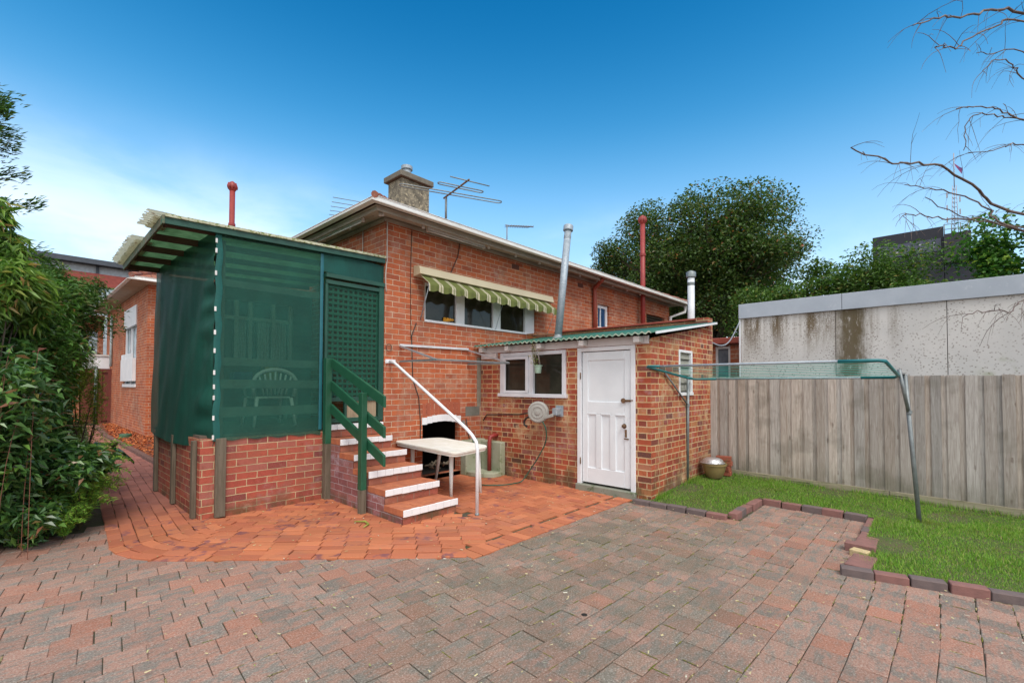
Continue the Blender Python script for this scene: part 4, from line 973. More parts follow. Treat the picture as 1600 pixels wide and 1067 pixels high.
# door
dfm = MB(); dfm.box(SX - .02, SX + .07, 4.04, 4.11, .1, 2.18); dfm.box(SX - .02, SX + .07, 3.13, 3.2, .1, 2.18); dfm.box(SX - .021, SX + .069, 3.2, 4.04, 2.12, 2.18)
dfo = dfm.build('door_frame', white_paint, shed, bevel=.004)
dr_ = MB(); dx0, dx1 = SX + .005, SX + .03; Y0, Y1 = 3.21, 4.03
def dbox(ya, yb, za, zb, front=dx0): dr_.box(front, SX + .04, ya, yb, za, zb)
dbox(Y0, Y1, .13, 2.11, SX + .02)               # panel ground
dbox(Y0, Y0 + .1, .13, 2.11); dbox(Y1 - .1, Y1, .13, 2.11); dbox(Y0 + .1, Y1 - .1, 1.98, 2.11); dbox(Y0 + .1, Y1 - .1, 1.17, 1.36); dbox(Y0 + .1, Y1 - .1, .13, .36)
for y in (3.45, 3.69): dbox(y, y + .1, .36, 1.17)
doo = dr_.build('door', plain('door_paint', (.76, .8, .84), (.7, .74, .78), scale=2.5, rough=.4, bump=.08, c3=(.45, .43, .4), thr=.71), shed, bevel=.006)
mo = MB()
for a, b in ((3.31, 3.45), (3.55, 3.69), (3.79, 3.93)): mo.box(SX + .001, SX + .012, a - .01, b + .01, 1.165, 1.185)
mo.build('moulding', MATS['door_paint'], doo)
hn = MB(); hn.lathe([(0, .0), (.022, .0), (.026, .015), (.022, .04), (.0, .05)], (SX, 3.31, 1.02), 12, Matrix.Rotation(R_(-90), 3, 'Y')); hn.lathe([(0, 0), (.035, 0), (.035, .006), (0, .006)], (SX + .004, 3.31, 1.02), 12, Matrix.Rotation(R_(-90), 3, 'Y')); hn.build('door_knob', rust, doo)
hn = MB(); hn.box(SX - .006, SX + .004, 3.2, 3.33, 1.37, 1.4); hn.lathe([(0, 0), (.035, 0), (.035, .02), (0, .02)], (SX, 3.32, 1.385), 10, Matrix.Rotation(R_(-90), 3, 'Y')); hn.box(SX - .03, SX - .02, 3.16, 3.28, 1.385, 1.4); hn.build('bolt', rust, doo)
hn = MB(); hn.box(SX - .004, SX + .004, 3.27, 3.3, .86, .97); hn.box(SX - .008, SX + .004, 3.24, 3.31, .83, .845); hn.build('lock_plate', rust, doo)
for z in (1.75, .45): MB().tube([(SX - .026, 4.045, z - .05), (SX - .026, 4.045, z + .05)], .009, 8).build('hinge', rust, doo)
MB().box(SX - .06, SX + .1, 3.12, 4.12, -.06, .1).build('doorstep', concrete, shed, bevel=.008)
# window
q = MB(); a, b, c, d = WN
for ya, yb in ((a, a + .07), (b - .07, b), (5.0, 5.1)): q.box(SX - .03, SX + .05, ya, yb, c + .05, d)
q.box(SX - .031, SX + .05, a + .07, b - .07, d - .06, d - .001); q.box(SX - .06, SX + .05, a - .03, b + .03, c - .01, c + .05)
q.box(SX - .045, SX - .01, 5.1, 5.16, c + .06, d - .07); q.box(SX - .044, SX - .01, 5.64, 5.7, c + .06, d - .07); q.box(SX - .043, SX - .01, 5.1, 5.7, c + .055, c + .1); q.box(SX - .043, SX - .01, 5.1, 5.7, d - .12, d - .065)
wf2 = q.build('window', plain('shed_window_paint', (.68, .69, .74), (.6, .61, .66), scale=4, rough=.5, c3=(.36, .32, .3), thr=.7), shed, bevel=.004)
q = MB(); q.face([(SX + .02, a, c), (SX + .02, b, c), (SX + .02, b, d), (SX + .02, a, d)]); q.build('pane', glass, wf2)
# louvre window
q = MB(); a, b, c, d = LV; yy = SY0
q.box(a, a + .04, yy - .012, yy + .06, c, d); q.box(b - .05, b, yy - .012, yy + .06, c, d); q.box(a + .04, b - .05, yy - .013, yy + .06, d - .04, d - .001); q.box(a - .02, b + .02, yy - .02, yy + .06, c - .03, c + .02)
lw = q.build('louvre_window', white_paint, shed, bevel=.003)
q = MB()
for i in range(5):
    z = c + .04 + i * .125; q.hexa([(a + .04, yy + .01, z), (b - .05, yy + .01, z), (a + .04, yy + .015, z + .003), (b - .05, yy + .015, z + .003), (a + .04, yy + .05, z + .135), (b - .05, yy + .05, z + .135), (a + .04, yy + .055, z + .137), (b - .05, yy + .055, z + .137)])
q.build('louvre_blade', plain('frosted_glass', (.3, .31, .27), (.24, .24, .2), rough=.25, scale=4), lw)
def flue(a, b, r, mat, label):
    t = thing('flue_pipe', label, 'flue', a); A, B = Vector(a), Vector(b); d = (B - A).normalized()
    MB().tube([A, B], r, 18).build('pipe', mat, t)
    Mx = d.to_track_quat('Z', 'Y').to_matrix()
    k = MB(); k.lathe([(r, -.16), (r * 1.03, -.155), (r * 1.03, -.1)], B, 18, Mx); k.lathe([(r * 1.05, -.01), (r * 1.4, .0), (r * 1.4, .085), (r * 1.3, .095), (0, .13)], B, 20, Mx); k.build('cowl', galv if mat is galv else galv_dull, t)
    k = MB(); k.lathe([(r * 1.9, .0), (r * 1.2, .05), (r, .08)], A, 18, Mx); k.build('collar', galv_dull, t)
    sm_ = MB(); sm_.lathe([(r * 1.0, -.02), (r * 1.04, -.012), (r * 1.04, .012), (r, .02)], A + (B - A) * .5, 18, Mx); sm_.build('joint_band', mat, t)
flue((6.4, 4.8, 2.39), (6.7, 4.8, 4.36), .063, galv, 'leaning silver galvanised flue rising from the shed roof')
flue((8.55, 3.33, 2.0), (8.55, 3.33, 3.62), .062, plain('white_flue', (.7, .72, .76), rough=.4), 'short straight white flue behind the shed parapet')
# debris board on the roof near wall + sill pipe
q = MB(); q.hexa([(7.2, 6.02, 2.62), (8.1, 6.05, 2.7), (7.2, 6.2, 2.62), (8.1, 6.22, 2.7), (7.2, 6.02, 2.66), (8.1, 6.05, 2.74), (7.2, 6.2, 2.66), (8.1, 6.22, 2.74)])
tag(q.build('loose_board', plain('rotten_board', (.28, .12, .06), (.18, .08, .04), scale=8, rough=.9), base=(7.6, 6.1, 2.62)), 'rust-brown loose board lying on the shed roof against house wall', 'board')
pp.build('conduit', cable_m, shed)
# hose reel
hrl = thing('hose_reel', 'grey plastic retractable hose reel bracketed to shed wall below the window', 'hose reel', (5.78, 4.72, 1.0))
Mx = Matrix.Rotation(R_(205), 3, 'Z') @ Matrix.Rotation(R_(90), 3, 'Y')
q = MB(); cc_ = (5.8, 4.74, 1.17)
q.lathe([(0, -.05), (.15, -.05), (.165, -.04), (.168, 0), (.176, .0), (.176, .012), (.168, .012), (.165, .045), (.15, .055), (.142, .055), (.138, .048), (.1, .05), (.095, .06), (.085, .06), (.08, .05), (.045, .05), (.04, .066), (0, .07)], cc_, 28, Mx)
q.build('casing', reel_m, hrl)
q = MB(); q.hexa([(5.74, 4.8, 1.0), (5.86, 4.84, 1.0), (5.84, 4.47, 1.1), (5.92, 4.5, 1.1), (5.74, 4.8, 1.05), (5.86, 4.84, 1.05), (5.84, 4.47, 1.16), (5.92, 4.5, 1.16)]); q.build('hose_outlet', reel_m, hrl, bevel=.01)
q = MB(); q.box(5.97, 5.995, 4.38, 4.52, 1.1, 1.28); q.box(5.85, 5.975, 4.41, 4.5, 1.13, 1.24); q.build('bracket', galv, hrl, bevel=.004)
q = MB(); q.tube([(5.83, 4.86, 1.12), (5.8, 5.0, 1.06), (5.82, 5.06, 1.0), (5.8, 5.04, .95), (5.8, 4.98, .92)], .018, 8); q.build('nozzle', cable_m, hrl)
hs = MB(); hp_ = [(5.8, 4.66, 1.03), (5.82, 4.6, .9), (5.84, 4.62, .7), (5.82, 4.75, .45), (5.78, 4.9, .22), (5.68, 4.98, .05), (5.5, 5.0, .033), (5.3, 5.05, .032), (5.1, 5.25, .032), (5.12, 5.45, .034), (5.3, 5.65, .05), (5.42, 5.78, .3), (5.46, 5.9, .6), (5.5, 6.05, .78), (5.52, 6.2, .87)]
def smooth(P, k=6):
    P = [Vector(p) for p in P]; o = []
    for i in range(len(P) - 1):
        a, b, c, d = P[max(i - 1, 0)], P[i], P[i + 1], P[min(i + 2, len(P) - 1)]
        for j in range(k):
            t = j / k; o.append(.5 * ((2 * b) + (c - a) * t + (2 * a - 5 * b + 4 * c - d) * t * t + (3 * b - a - 3 * c + d) * t ** 3))
    return o + [P[-1]]
hs.tube(smooth(hp_), .0095, 8); tag(hs.build('garden_hose', hose_m, base=(5.5, 5.0, 0)), 'thin dark green hose looping from the wall reel across orange paving', 'hose')
# hanging pot
hg = thing('hanging_pot', 'small pale green hanging pot with a straggly plant before shed window', 'plant pot', (5.86, 4.8, 1.82))
q = MB(); q.lathe([(0, 0), (.05, 0), (.065, .11), (.075, .115), (.075, .13), (.065, .13), (.06, .1), (0, .1)], (5.86, 4.8, 1.8), 16); q.build('pot', plain('pale_green_plastic', (.3, .42, .34), rough=.5), hg)
q = MB()
for a in range(3): q.tube([(5.86 + .07 * math.cos(a * 2.1), 4.8 + .07 * math.sin(a * 2.1), 1.92), (5.86, 4.82, 2.26)], .0025, 4)
q.build('hanger', cable_w, hg)
q = MB()
for i in range(7):
    a = Vector((5.86, 4.84, 1.9)); pts = [a]
    for k in range(6): a = a + Vector((random.gauss(-.006, .02), random.gauss(.012, .018), .075)); pts.append(a)
    q.tube(pts[:3 + i % 4 + 1], .003, 4)
q.build('stem', plain('twig_green', (.12, .1, .04), rough=.8), hg)
pl_leaf = attrmat('pot_leaf', lambda s, r, g, b: s.ramp(r, [(0, (.08, .14, .03)), (.6, (.25, .3, .06)), (1, (.5, .4, .08))]), .6, .3)
n = 90; cen = np.stack([5.86 + RNG.normal(-.02, .03, n), 4.86 + RNG.normal(0, .045, n), RNG.uniform(1.95, 2.42, n)], 1)
def leaf_cloud(cen, L, W, droop=.3, fold=.25, dirs=None, curl=0):
    """two-triangle-pair folded leaves; returns V,F (tri)"""
    n = len(cen)
    if dirs is None:
        d = RNG.normal(size=(n, 3)); d[:, 2] = d[:, 2] * .5 - droop
    else: d = dirs + RNG.normal(size=(n, 3)) * .35
    d /= np.linalg.norm(d, axis=1)[:, None]
    up = RNG.normal(size=(n, 3)) * .45 + np.array([0, 0, 1.]); sdv = np.cross(d, up); sdv /= np.linalg.norm(sdv, axis=1)[:, None]; nn = np.cross(sdv, d)
    L = (L * RNG.uniform(.65, 1.25, n))[:, None]; W = W * RNG.uniform(.7, 1.2, n)[:, None]
    base = cen; tip = cen + d * L - nn * curl * L * .35; mid = cen + d * L * .45
    l = mid + sdv * W / 2 + nn * W * fold; r = mid - sdv * W / 2 + nn * W * fold
    V = np.stack([base, l, tip, r], 1).reshape(-1, 3); i = np.arange(n)[:, None] * 4
    F = np.concatenate([i + np.array([[0, 2, 1]]), i + np.array([[0, 3, 2]])], 1).reshape(-1, 3)
    return V, F
def leaves_obj(name, cen, L, W, mat, parent, **k):
    V, F = leaf_cloud(cen, L, W, **k); r = np.repeat(RNG.random((len(cen), 3)), 2, axis=0)
    return fastmesh(name, V, F, mat, r, parent=parent)
leaves_obj('foliage', cen, .035, .02, pl_leaf, hg)

# flower pot + bricks
fp = thing('flower_pot', 'round glazed olive-brown garden pot on the lawn beside the fence', 'plant pot', (7.75, 2.66, .13))
q = MB(); q.lathe([(0, 0), (.1, 0), (.12, .02), (.16, .12), (.175, .2), (.19, .205), (.19, .235), (.17, .235), (.16, .2), (0, .19)], (7.75, 2.66, .12), 28); q.build('pot', plain('glazed_pot', (.26, .19, .08), (.2, .15, .07), scale=4, rough=.35), fp)
q = MB()
for i in range(40):
    a = random.random() * 6.28; r = .12 * random.random(); q.tube([(7.77 + r * math.cos(a), 2.6 + r * math.sin(a), .3), (7.77 + r * 1.5 * math.cos(a), 2.58 + r * 1.5 * math.sin(a), .38 + random.random() * .06)], [.004, .001], 4)
q.build('weed', plain('weed_green', (.08, .15, .03), rough=.7), fp)
ft = MB(); ft.lathe([(.17, .0), (.19, .012), (.17, .018), (.15, .06), (.1, .085), (0, .09)], (7.74, 2.68, .352), 14)
ftm = plain('foil', (.7, .7, .72), (.5, .5, .52), scale=25, rough=.3, metal=.7, bump=.9, bscale=40)
tag(ft.build('foil_tray', ftm, base=(7.74, 2.68, .352)), 'crumpled silver foil tray upturned on the olive-brown pot', 'tray')
for i, (x, y, z, a) in enumerate(((8.08, 2.62, .12, 5), (8.08, 2.63, .2, -6), (8.09, 2.61, .28, 3), (8.08, 2.62, .36, 9))):
    q = MB(); ca, sa = math.cos(R_(90 + a)), math.sin(R_(90 + a)); L_, W_ = .115, .055
    q.hexa([(x + u * ca - v * sa, y + u * sa + v * ca, z + zz) for zz in (0, .076) for v in (-W_, W_) for u in (-L_, L_)])
    tag(q.build('loose_brick', plain('loose_brick_red', (.33, .09, .05), (.26, .08, .05), scale=9, rough=.9, bump=.3, rndobj=.3), base=(x, y, z), bevel=.005),
        f"{['lowest', 'second lowest', 'second highest', 'topmost'][i]} loose red brick of the stack behind the glazed pot", 'brick', 'bricks stacked by the fence')

# ---------------------------------------------------------------- clothes line
clt = thing('clothesline', 'fold-down garden clothesline with teal corners on two grey posts over lawn', 'clothesline', (7.2, 1.55, .05))
FL, FR, NL, NR = Vector((7.2, 2.8, 1.705)), Vector((7.15, .31, 1.71)), Vector((5.85, 2.9, 1.86)), Vector((5.85, .37, 1.86))
MB().tube([(7.25, 2.9, .1), (7.2, 2.86, 1.75)], .023, 10).build('post', galv_dull, clt)
MB().tube([(7.15, .16, .02), (7.2, .27, 1.745)], .023, 10).build('post', galv_dull, clt)
MB().tube([NL.lerp(NR, .07), NL.lerp(NR, .86)], .015, 10).build('rail', galv, clt)
MB().tube([FL.lerp(FR, .12), FL.lerp(FR, .86)], .015, 10).build('rail', galv, clt)
def corner(pts): MB().tube(pts, .018, 10).build('corner_tube', teal_plastic, clt)
corner([NL.lerp(NR, .08), NL.lerp(NR, .012), NL.lerp(FL, .03), FL.lerp(NL, .12), FL.lerp(FR, .02), FL.lerp(FR, .15)])
corner([NR.lerp(NL, .15), NR.lerp(NL, .02), NR.lerp(FR, .05), FR.lerp(NR, .12), FR.lerp(FL, .02), FR.lerp(FL, .15)])
MB().tube([FL.lerp(NL, .62) + Vector((0, 0, -.01)), (7.21, 2.87, 1.3)], .012, 8).build('brace', galv_dull, clt)
MB().tube([FR.lerp(NR, .08) + Vector((0, 0, .08)), (7.17, .24, 1.3)], .019, 8).build('brace', MATS['dull_steel'], clt)
q = MB(); q.lathe([(.03, -.02), (.03, .02)], (7.18, .235, 1.3), 10); q.lathe([(.03, -.02), (.03, .02)], (7.21, 2.87, 1.3), 10); q.box(7.1, 7.2, .26, .33, 1.75, 1.76); q.build('bracket', galv_dull, clt)
q = MB()
for i in range(9):
    t = (i + .7) / 9.6; a = NL.lerp(FL, t); b = NR.lerp(FR, t); pts = [a.lerp(b, k / 6) - Vector((0, 0, .012 * math.sin(k / 6 * math.pi))) for k in range(7)]
    q.tube(pts, .004, 4)
q.build('line', plain('line_green', (.01, .4, .33), rough=.4), clt)

# ---------------------------------------------------------------- fence
FX = 8.3
fence = thing('paling_fence', 'weathered grey timber paling fence on a plinth board along the lawn', 'fence', (FX, 0, 0))
m, nt, b_, out = newmat('paling_timber'); s = N(nt); v = s.coord('Object', (1, 1, 1)); oi = s.n('ObjectInfo')
vo = s.n('VectorMath', operation='ADD'); s.l(v, vo.inputs[0]); cmb = s.n('CombineXYZ'); s.l(s.math('MULTIPLY', oi.outputs['Random'], 40), cmb.inputs[0]); s.l(s.math('MULTIPLY', oi.outputs['Random'], 17), cmb.inputs[2]); s.l(cmb.outputs[0], vo.inputs[1])
mp = s.n('Mapping'); s.l(vo.outputs[0], mp.inputs[0]); mp.inputs['Scale'].default_value = (9, 9, .55)
gr_ = s.noise(mp.outputs[0], 5, 6, .65, 1.2)
c = s.ramp(gr_, [(.28, (.24, .195, .165)), (.5, (.38, .33, .295)), (.72, (.5, .455, .415))])
hs_ = s.n('HueSaturation'); s.l(c, hs_.inputs['Color']); s.l(s.math('MULTIPLY_ADD', oi.outputs['Random'], .5, .78), hs_.inputs['Value']); s.l(s.math('MULTIPLY_ADD', s.math('FRACT', s.math('MULTIPLY', oi.outputs['Random'], 7.7)), .7, .6), hs_.inputs['Saturation']); c = hs_.outputs[0]
kn = s.n('TexVoronoi'); mp2 = s.n('Mapping'); s.l(vo.outputs[0], mp2.inputs[0]); mp2.inputs['Scale'].default_value = (1, 8, 2.6); s.l(mp2.outputs[0], kn.inputs[0]); kn.inputs['Scale'].default_value = 1.0
c = s.mix(s.math('MULTIPLY', s.mr(s.math('ADD', kn.outputs['Distance'], s.math('MULTIPLY', s.noise(v, 40, 3), .12)), .2, .1), .6), c, (.12, .08, .06))
c = s.mix(s.math('MULTIPLY', s.mr(s.noise(v, 2.1, 4), .52, .66), .35), c, (.13, .12, .09))
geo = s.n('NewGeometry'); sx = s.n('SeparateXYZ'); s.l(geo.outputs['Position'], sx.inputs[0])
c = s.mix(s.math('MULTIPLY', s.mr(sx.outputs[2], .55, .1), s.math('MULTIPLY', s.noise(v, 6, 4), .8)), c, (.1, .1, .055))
s.l(c, b_.inputs['Base Color']); b_.inputs['Roughness'].default_value = .9; s.l(s.bump(gr_, .5, .004), b_.inputs['Normal'])
pal_m = m
y = 2.9; i = 0
while y > -4.2:
    wd = (.104, .07)[i % 2] * random.uniform(.9, 1.1); wd2 = wd
    # overlap pattern: each paling lapped over the one before, tilted slightly
    dxx = .0 if i % 2 else -.018; jz = random.gauss(0, .004); tl = random.gauss(0, .0025)
    q = MB(); z0 = .2 - .02 * (2.9 - y) + jz; z1 = 1.748 + random.gauss(0, .004)
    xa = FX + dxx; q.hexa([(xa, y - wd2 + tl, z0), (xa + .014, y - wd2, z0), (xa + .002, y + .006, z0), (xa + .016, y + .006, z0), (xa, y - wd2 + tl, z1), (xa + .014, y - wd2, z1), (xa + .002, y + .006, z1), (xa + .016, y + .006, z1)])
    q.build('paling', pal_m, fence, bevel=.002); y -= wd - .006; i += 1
plm = plain('plinth_timber', (.32, .29, .2), (.23, .2, .13), scale=5, rough=.9, bump=.4, bscale=25, stretch=(1, .25, 3), c3=(.08, .09, .04), thr=.55)
for (ya, yb) in ((2.9, .5), (.49, -2.2), (-2.21, -4.2)):
    q = MB(); za = .205 - .02 * (2.9 - ya); zb = .205 - .02 * (2.9 - yb)
    q.hexa([(FX - .03, yb, -.06), (FX - .002, yb, -.06), (FX - .03, ya, -.06), (FX - .002, ya, -.06), (FX - .03, yb, zb), (FX - .002, yb, zb), (FX - .03, ya, za), (FX - .002, ya, za)])
    q.build('plinth_board', plm, fence, bevel=.004)
for z in (.45, 1.0, 1.6): MB().box(FX + .02, FX + .09, -4.2, 2.85, z - .035, z + .035).build('rail', tim, fence)
# ---------------------------------------------------------------- garage wall beyond fence
gar = thing('concrete_garage', 'stained pale grey concrete panel garage with metal capping beyond the fence', 'garage', (9, 2.6, 0))
m, nt, b_, out = newmat('stained_panel'); s = N(nt); v = s.coord('Object'); geo = s.n('NewGeometry'); sx = s.n('SeparateXYZ'); s.l(geo.outputs['Position'], sx.inputs[0])
c = s.mix(s.mr(s.noise(v, 1.3, 4), .3, .7), (.52, .51, .5), (.62, .6, .58))
Yp, Zp = sx.outputs[1], sx.outputs[2]
stv = s.coord('Object', (1, 1, .16)); streak = s.noise(stv, 11, 6, .75); fine = s.noise(v, 55, 3, .7)
top = s.mr(Zp, 1.95, 2.65)     # runs start under the capping
lefty = s.mr(Yp, -.1, 1.1)
bands = s.mr(s.noise(s.coord('Object', (1, 1, .02)), 3.1, 4, .6), .42, .6)
k1 = s.math('MULTIPLY', s.math('MULTIPLY', s.math('MULTIPLY', top, lefty), bands), s.mr(s.math('ADD', s.math('MULTIPLY', streak, .6), s.math('MULTIPLY', fine, .4)), .4, .55))
c = s.mix(s.math('MULTIPLY', k1, .95), c, (.12, .08, .035))
big = s.math('MULTIPLY', s.mr(s.math('ABSOLUTE', s.math('SUBTRACT', s.math('ADD', s.math('ADD', Yp, s.math('MULTIPLY', s.noise(v, 7, 6, .8), .22)), s.math('MULTIPLY', streak, .3)), 1.24)), .27, .07), s.mr(s.noise(s.coord('Object', (1, 1, .3)), 16, 6, .8), .3, .46))
c = s.mix(s.math('MULTIPLY', big, .92), c, (.085, .06, .02))
vz = s.n('TexVoronoi'); s.l(v, vz.inputs[0]); vz.inputs['Scale'].default_value = 30
spk = s.math('MULTIPLY', s.mr(vz.outputs['Distance'], .36, .2), s.mr(s.noise(v, 2.3, 5, .75), .36, .54))
c = s.mix(s.math('MULTIPLY', spk, .6), c, (.14, .1, .08))
gz = s.math('MULTIPLY', s.mr(Zp, 2.15, 1.8), s.mr(s.noise(v, 3, 4), .5, .65)); c = s.mix(s.math('MULTIPLY', s.math('MULTIPLY', gz, s.mr(Yp, -.3, -.7)), .7), c, (.2, .24, .08))
s.l(c, b_.inputs['Base Color']); b_.inputs['Roughness'].default_value = .92; s.l(s.bump(s.noise(v, 60, 4), .25, .004), b_.inputs['Normal'])
pan = m
ys_ = [2.6, 1.18, -.13, -1.5, -2.9, -4.3]
for a, b in zip(ys_, ys_[1:]): MB().box(9, 9.12, b + .004, a - .004, -.02, 2.83).build('wall_panel', pan, gar, bevel=.003)
MB().box(9.01, 9.15, -4.3, 2.59, -.02, 2.8).build('backing', plain('dark_joint', (.1, .09, .08), rough=1), gar)
MB().box(9.15, 12.6, -4.29, 2.58, -.02, 2.9).build('body', plain('garage_side', (.4, .4, .4), rough=.9), gar)
capm = plain('zinc_capping', (.4, .44, .5), (.35, .39, .45), scale=3, rough=.5, metal=.25, c3=(.46, .49, .54), thr=.58)
for a, b in ((2.63, 1.09), (1.085, -1.7), (-1.705, -4.35)): MB().box(8.96, 9.2, b, a, 2.822, 3.08).build('capping', capm, gar, bevel=.004)
MB().box(8.985, 8.998, 2.6, 2.63, .5, 2.82).build('corner_strip', white_paint, gar)
q = MB(); q.tube(smooth([(8.5, 2.95, 2.38), (8.7, 2.85, 2.33), (8.85, 2.75, 2.42), (8.97, 2.62, 2.75)]), .012, 6); q.build('cable', plain('grey_cable', (.3, .34, .4), rough=.5), gar)
# outbuilding behind
ob = thing('brick_outbuilding', 'low brick outbuilding with red fascia between the shed and pale garage', 'outbuilding', (9.6, 3, 0))
q = MB(); wall(q, 'x', 9.62, 2.62, 5.2, -.02, 2.42, [(2.98, 3.26, 1.2, 2.4)], .08, 1); wall(q, 'y', 2.62, 9.62, 12, -.02, 2.42); q.build('wall', brick_house, ob)
MB().box(9.5, 12, 2.5, 5.3, 2.43, 2.55).build('roof', oxide_red, ob, bevel=.01)
q = MB(); q.box(9.63, 9.68, 2.98, 3.02, 1.2, 2.39); q.box(9.63, 9.68, 3.22, 3.26, 1.2, 2.39); q.box(9.631, 9.68, 3.02, 3.22, 2.34, 2.39); o = q.build('window', old_white, ob)
q = MB(); q.face([(9.67, 3.0, 1.2), (9.67, 3.24, 1.2), (9.67, 3.24, 2.36), (9.67, 3.0, 2.36)]); q.build('pane', glassmat('grey_glass', (.12, .13, .15), .2), o)

# ---------------------------------------------------------------- front wing of neighbour side, gate, far buildings
wg = thing('brick_wing', 'red brick wing with white window and corbelled eave at the end of path', 'house', (2.8, 17.5, 0))
q = MB(); wall(q, 'y', 17.5, 2.8, 3.93, -.05, 4.6); wall(q, 'x', 2.8, 17.5, 26, -.05, 4.6, [(19.2, 21.5, 1.6, 4.2)], .12, 1); wall(q, 'y', 26, 2.8, 9, -.05, 4.6); wall(q, 'x', 9, 17.9, 26, -.05, 4.6); q.build('wall', brick_house, wg)
q = MB(); q.face([(2.35, 17.05, 4.62), (4.3, 17.05, 4.62), (4.3, 17.5, 4.6), (2.8, 17.5, 4.6)]); q.face([(2.35, 17.05, 4.62), (2.8, 17.5, 4.6), (2.8, 26.4, 4.6), (2.35, 26.4, 4.62)]); q.build('soffit', soffit_m, wg)
q = MB(); gutter(q, [((2.33, 17.05, 4.62), (4.4, 17.05, 4.62), (0, 1, 0), -1, 0), ((2.33, 17.05, 4.62), (2.33, 26.4, 4.62), (1, 0, 0), -1, 0)]); q.build('gutter', gutter_m, wg)
q = MB(); q.face([(2.33, 17.05, 4.73), (9.4, 17.05, 4.73), (6.2, 21.5, 6.5)]); q.face([(2.33, 26.4, 4.73), (2.33, 17.05, 4.73), (6.2, 21.5, 6.5)]); q.face([(9.4, 17.05, 4.73), (9.4, 26.4, 4.73), (6.2, 21.5, 6.5)])
rfw = q.build('roof', roof_m, wg)
q = MB()
for i in range(14): q.tube([(2.33 + i * .28, 17.05 + i * .32, 4.76 + i * .127), (2.62 + i * .28, 17.39 + i * .32, 4.87 + i * .127)], [.08, .06], 8)
q.build('hip_tile', tile_m, rfw)
q = MB(); q.box(2.83, 2.88, 19.2, 19.3, 1.6, 4.2); q.box(2.83, 2.88, 21.4, 21.5, 1.6, 4.2); q.box(2.83, 2.88, 20.3, 20.4, 1.6, 3.5); q.box(2.77, 2.88, 19.2, 21.5, 3.55, 4.2); q.box(2.76, 2.9, 19.15, 21.55, 1.5, 1.6)
wwo = q.build('window', white_paint, wg)
q = MB(); q.face([(2.89, 19.2, 1.6), (2.89, 21.5, 1.6), (2.89, 21.5, 3.6), (2.89, 19.2, 3.6)]); q.build('pane', glassmat('pale_glass', (.3, .36, .4), .1), wwo)
q = MB(); q.box(2.7, 2.79, 19.15, 21.5, 1.7, 2.45)
for i in range(9): q.box(2.7, 2.72, 19.2 + i * .26, 19.3 + i * .26, 2.45, 2.62)
q.build('window_box', white_paint, wwo)
gt = thing('side_gate', 'tall red-brown timber gate at the far end of the side path', 'gate', (2.4, 24.5, 0))
gm_ = plain('gate_paint', (.17, .035, .025), (.13, .03, .02), rough=.6)
q = MB(); q.box(1.9, 2.8, 24.52, 24.55, .05, 2.2); q.build('gate_panel', gm_, gt)
q = MB(); q.box(2.42, 2.52, 24.46, 24.52, .05, 2.2); q.box(2.7, 2.8, 24.46, 24.52, .05, 2.2)
for z in (.15, 1.0, 2.05): q.box(2.52, 2.7, 24.47, 24.52, z, z + .1)
q.build('gate_frame', gm_, gt)
MB().tube([(2.33, 24.4, 0), (2.33, 24.4, 2.3)], .05, 8).build('gate_post', galv_dull, gt)
nbh = thing('white_canopy_house', 'partly hidden house front with white box beam beyond the side gate', 'house', (2.6, 26, 0))
MB().box(2.0, 2.79, 24.8, 25.5, 2.2, 2.72).build('box_beam', white_paint, nbh, bevel=.02)
MB().box(1.95, 2.795, 24.75, 25.6, 2.72, 2.78).build('capping', old_white, nbh)
MB().tube([(2.75, 24.3, 2.3), (2.75, 24.3, 4.3)], .045, 8).build('downpipe', plain('blue_white_pipe', (.55, .65, .68), rough=.4), nbh)
q = MB(); wall(q, 'y', 27, -2, 2.79, 0, 4.4, [(1.9, 2.6, 2.9, 3.9)], .1, 1); q.build('wall', brick_house, nbh)
MB().box(1.9, 2.6, 27.05, 27.08, 2.9, 3.9).build('pane', MATS['pale_glass'], nbh)
MB().box(-2, 2.78, 26.5, 27.3, 4.4, 4.55).build('roof', tile_m, nbh)
rb_ = thing('distant_building', 'modern building with red band and dark flat roof beyond left hedge', 'building', (3, 32, 0))
MB().box(-3, 7, 32, 40, 0, 7.7).build('wall', plain('far_pale', (.45, .5, .55), rough=.5), rb_)
MB().box(-3.2, 7.2, 31.5, 40.2, 7.7, 7.95).build('roof', plain('far_dark', (.06, .07, .09), rough=.6), rb_)
MB().box(-3, 7, 31.8, 31.99, 6.62, 7.28).build('fascia_band', plain('far_red', (.3, .05, .035), rough=.6), rb_)
for x in (-2, -.5, 1, 2.95, 4.4, 6): MB().box(x, x + .12, 31.9, 31.99, 7.28, 7.7).build('mullion', MATS['far_dark'], rb_)
for x in (1.2, 2.2, 3.2, 4.2): MB().box(x, x + .7, 31.93, 31.99, 5.9, 6.55).build('window', glassmat('far_glass', (.35, .42, .45), .1), rb_)
# tower block far right
tw = thing('office_tower', 'dark grey office block with a rooftop mast beyond the trees', 'building', (60, 0, 0))
dkm = plain('tower_cladding', (.009, .01, .02), (.008, .008, .016), scale=.1, rough=.6)
q = MB(); q.box(60, 72, -.75, 4.6, 0, 16.9); q.build('wall', dkm, tw)
MB().box(59.94, 59.99, -.55, 4.2, 14.6, 15.8).build('glazing_band', plain('tower_band', (.05, .055, .1), (.04, .045, .085), scale=.3, rough=.3), tw)
for i in range(5):
    for j in range(2): 
        if (i * 3 + j) % 4 != 2: MB().box(59.9, 59.935, -.1 + i * .9, .12 + i * .9, 14.95 + j * .4, 15.1 + j * .4).build('light_panel', plain('panel_white', (.4, .4, .45), rough=.5), tw)
MB().box(59.5, 68, -2.6, -.76, 13.3, 16.0).build('roof_box', plain('tower_box', (.03, .028, .034), (.024, .022, .028), scale=1, rough=.7), tw)
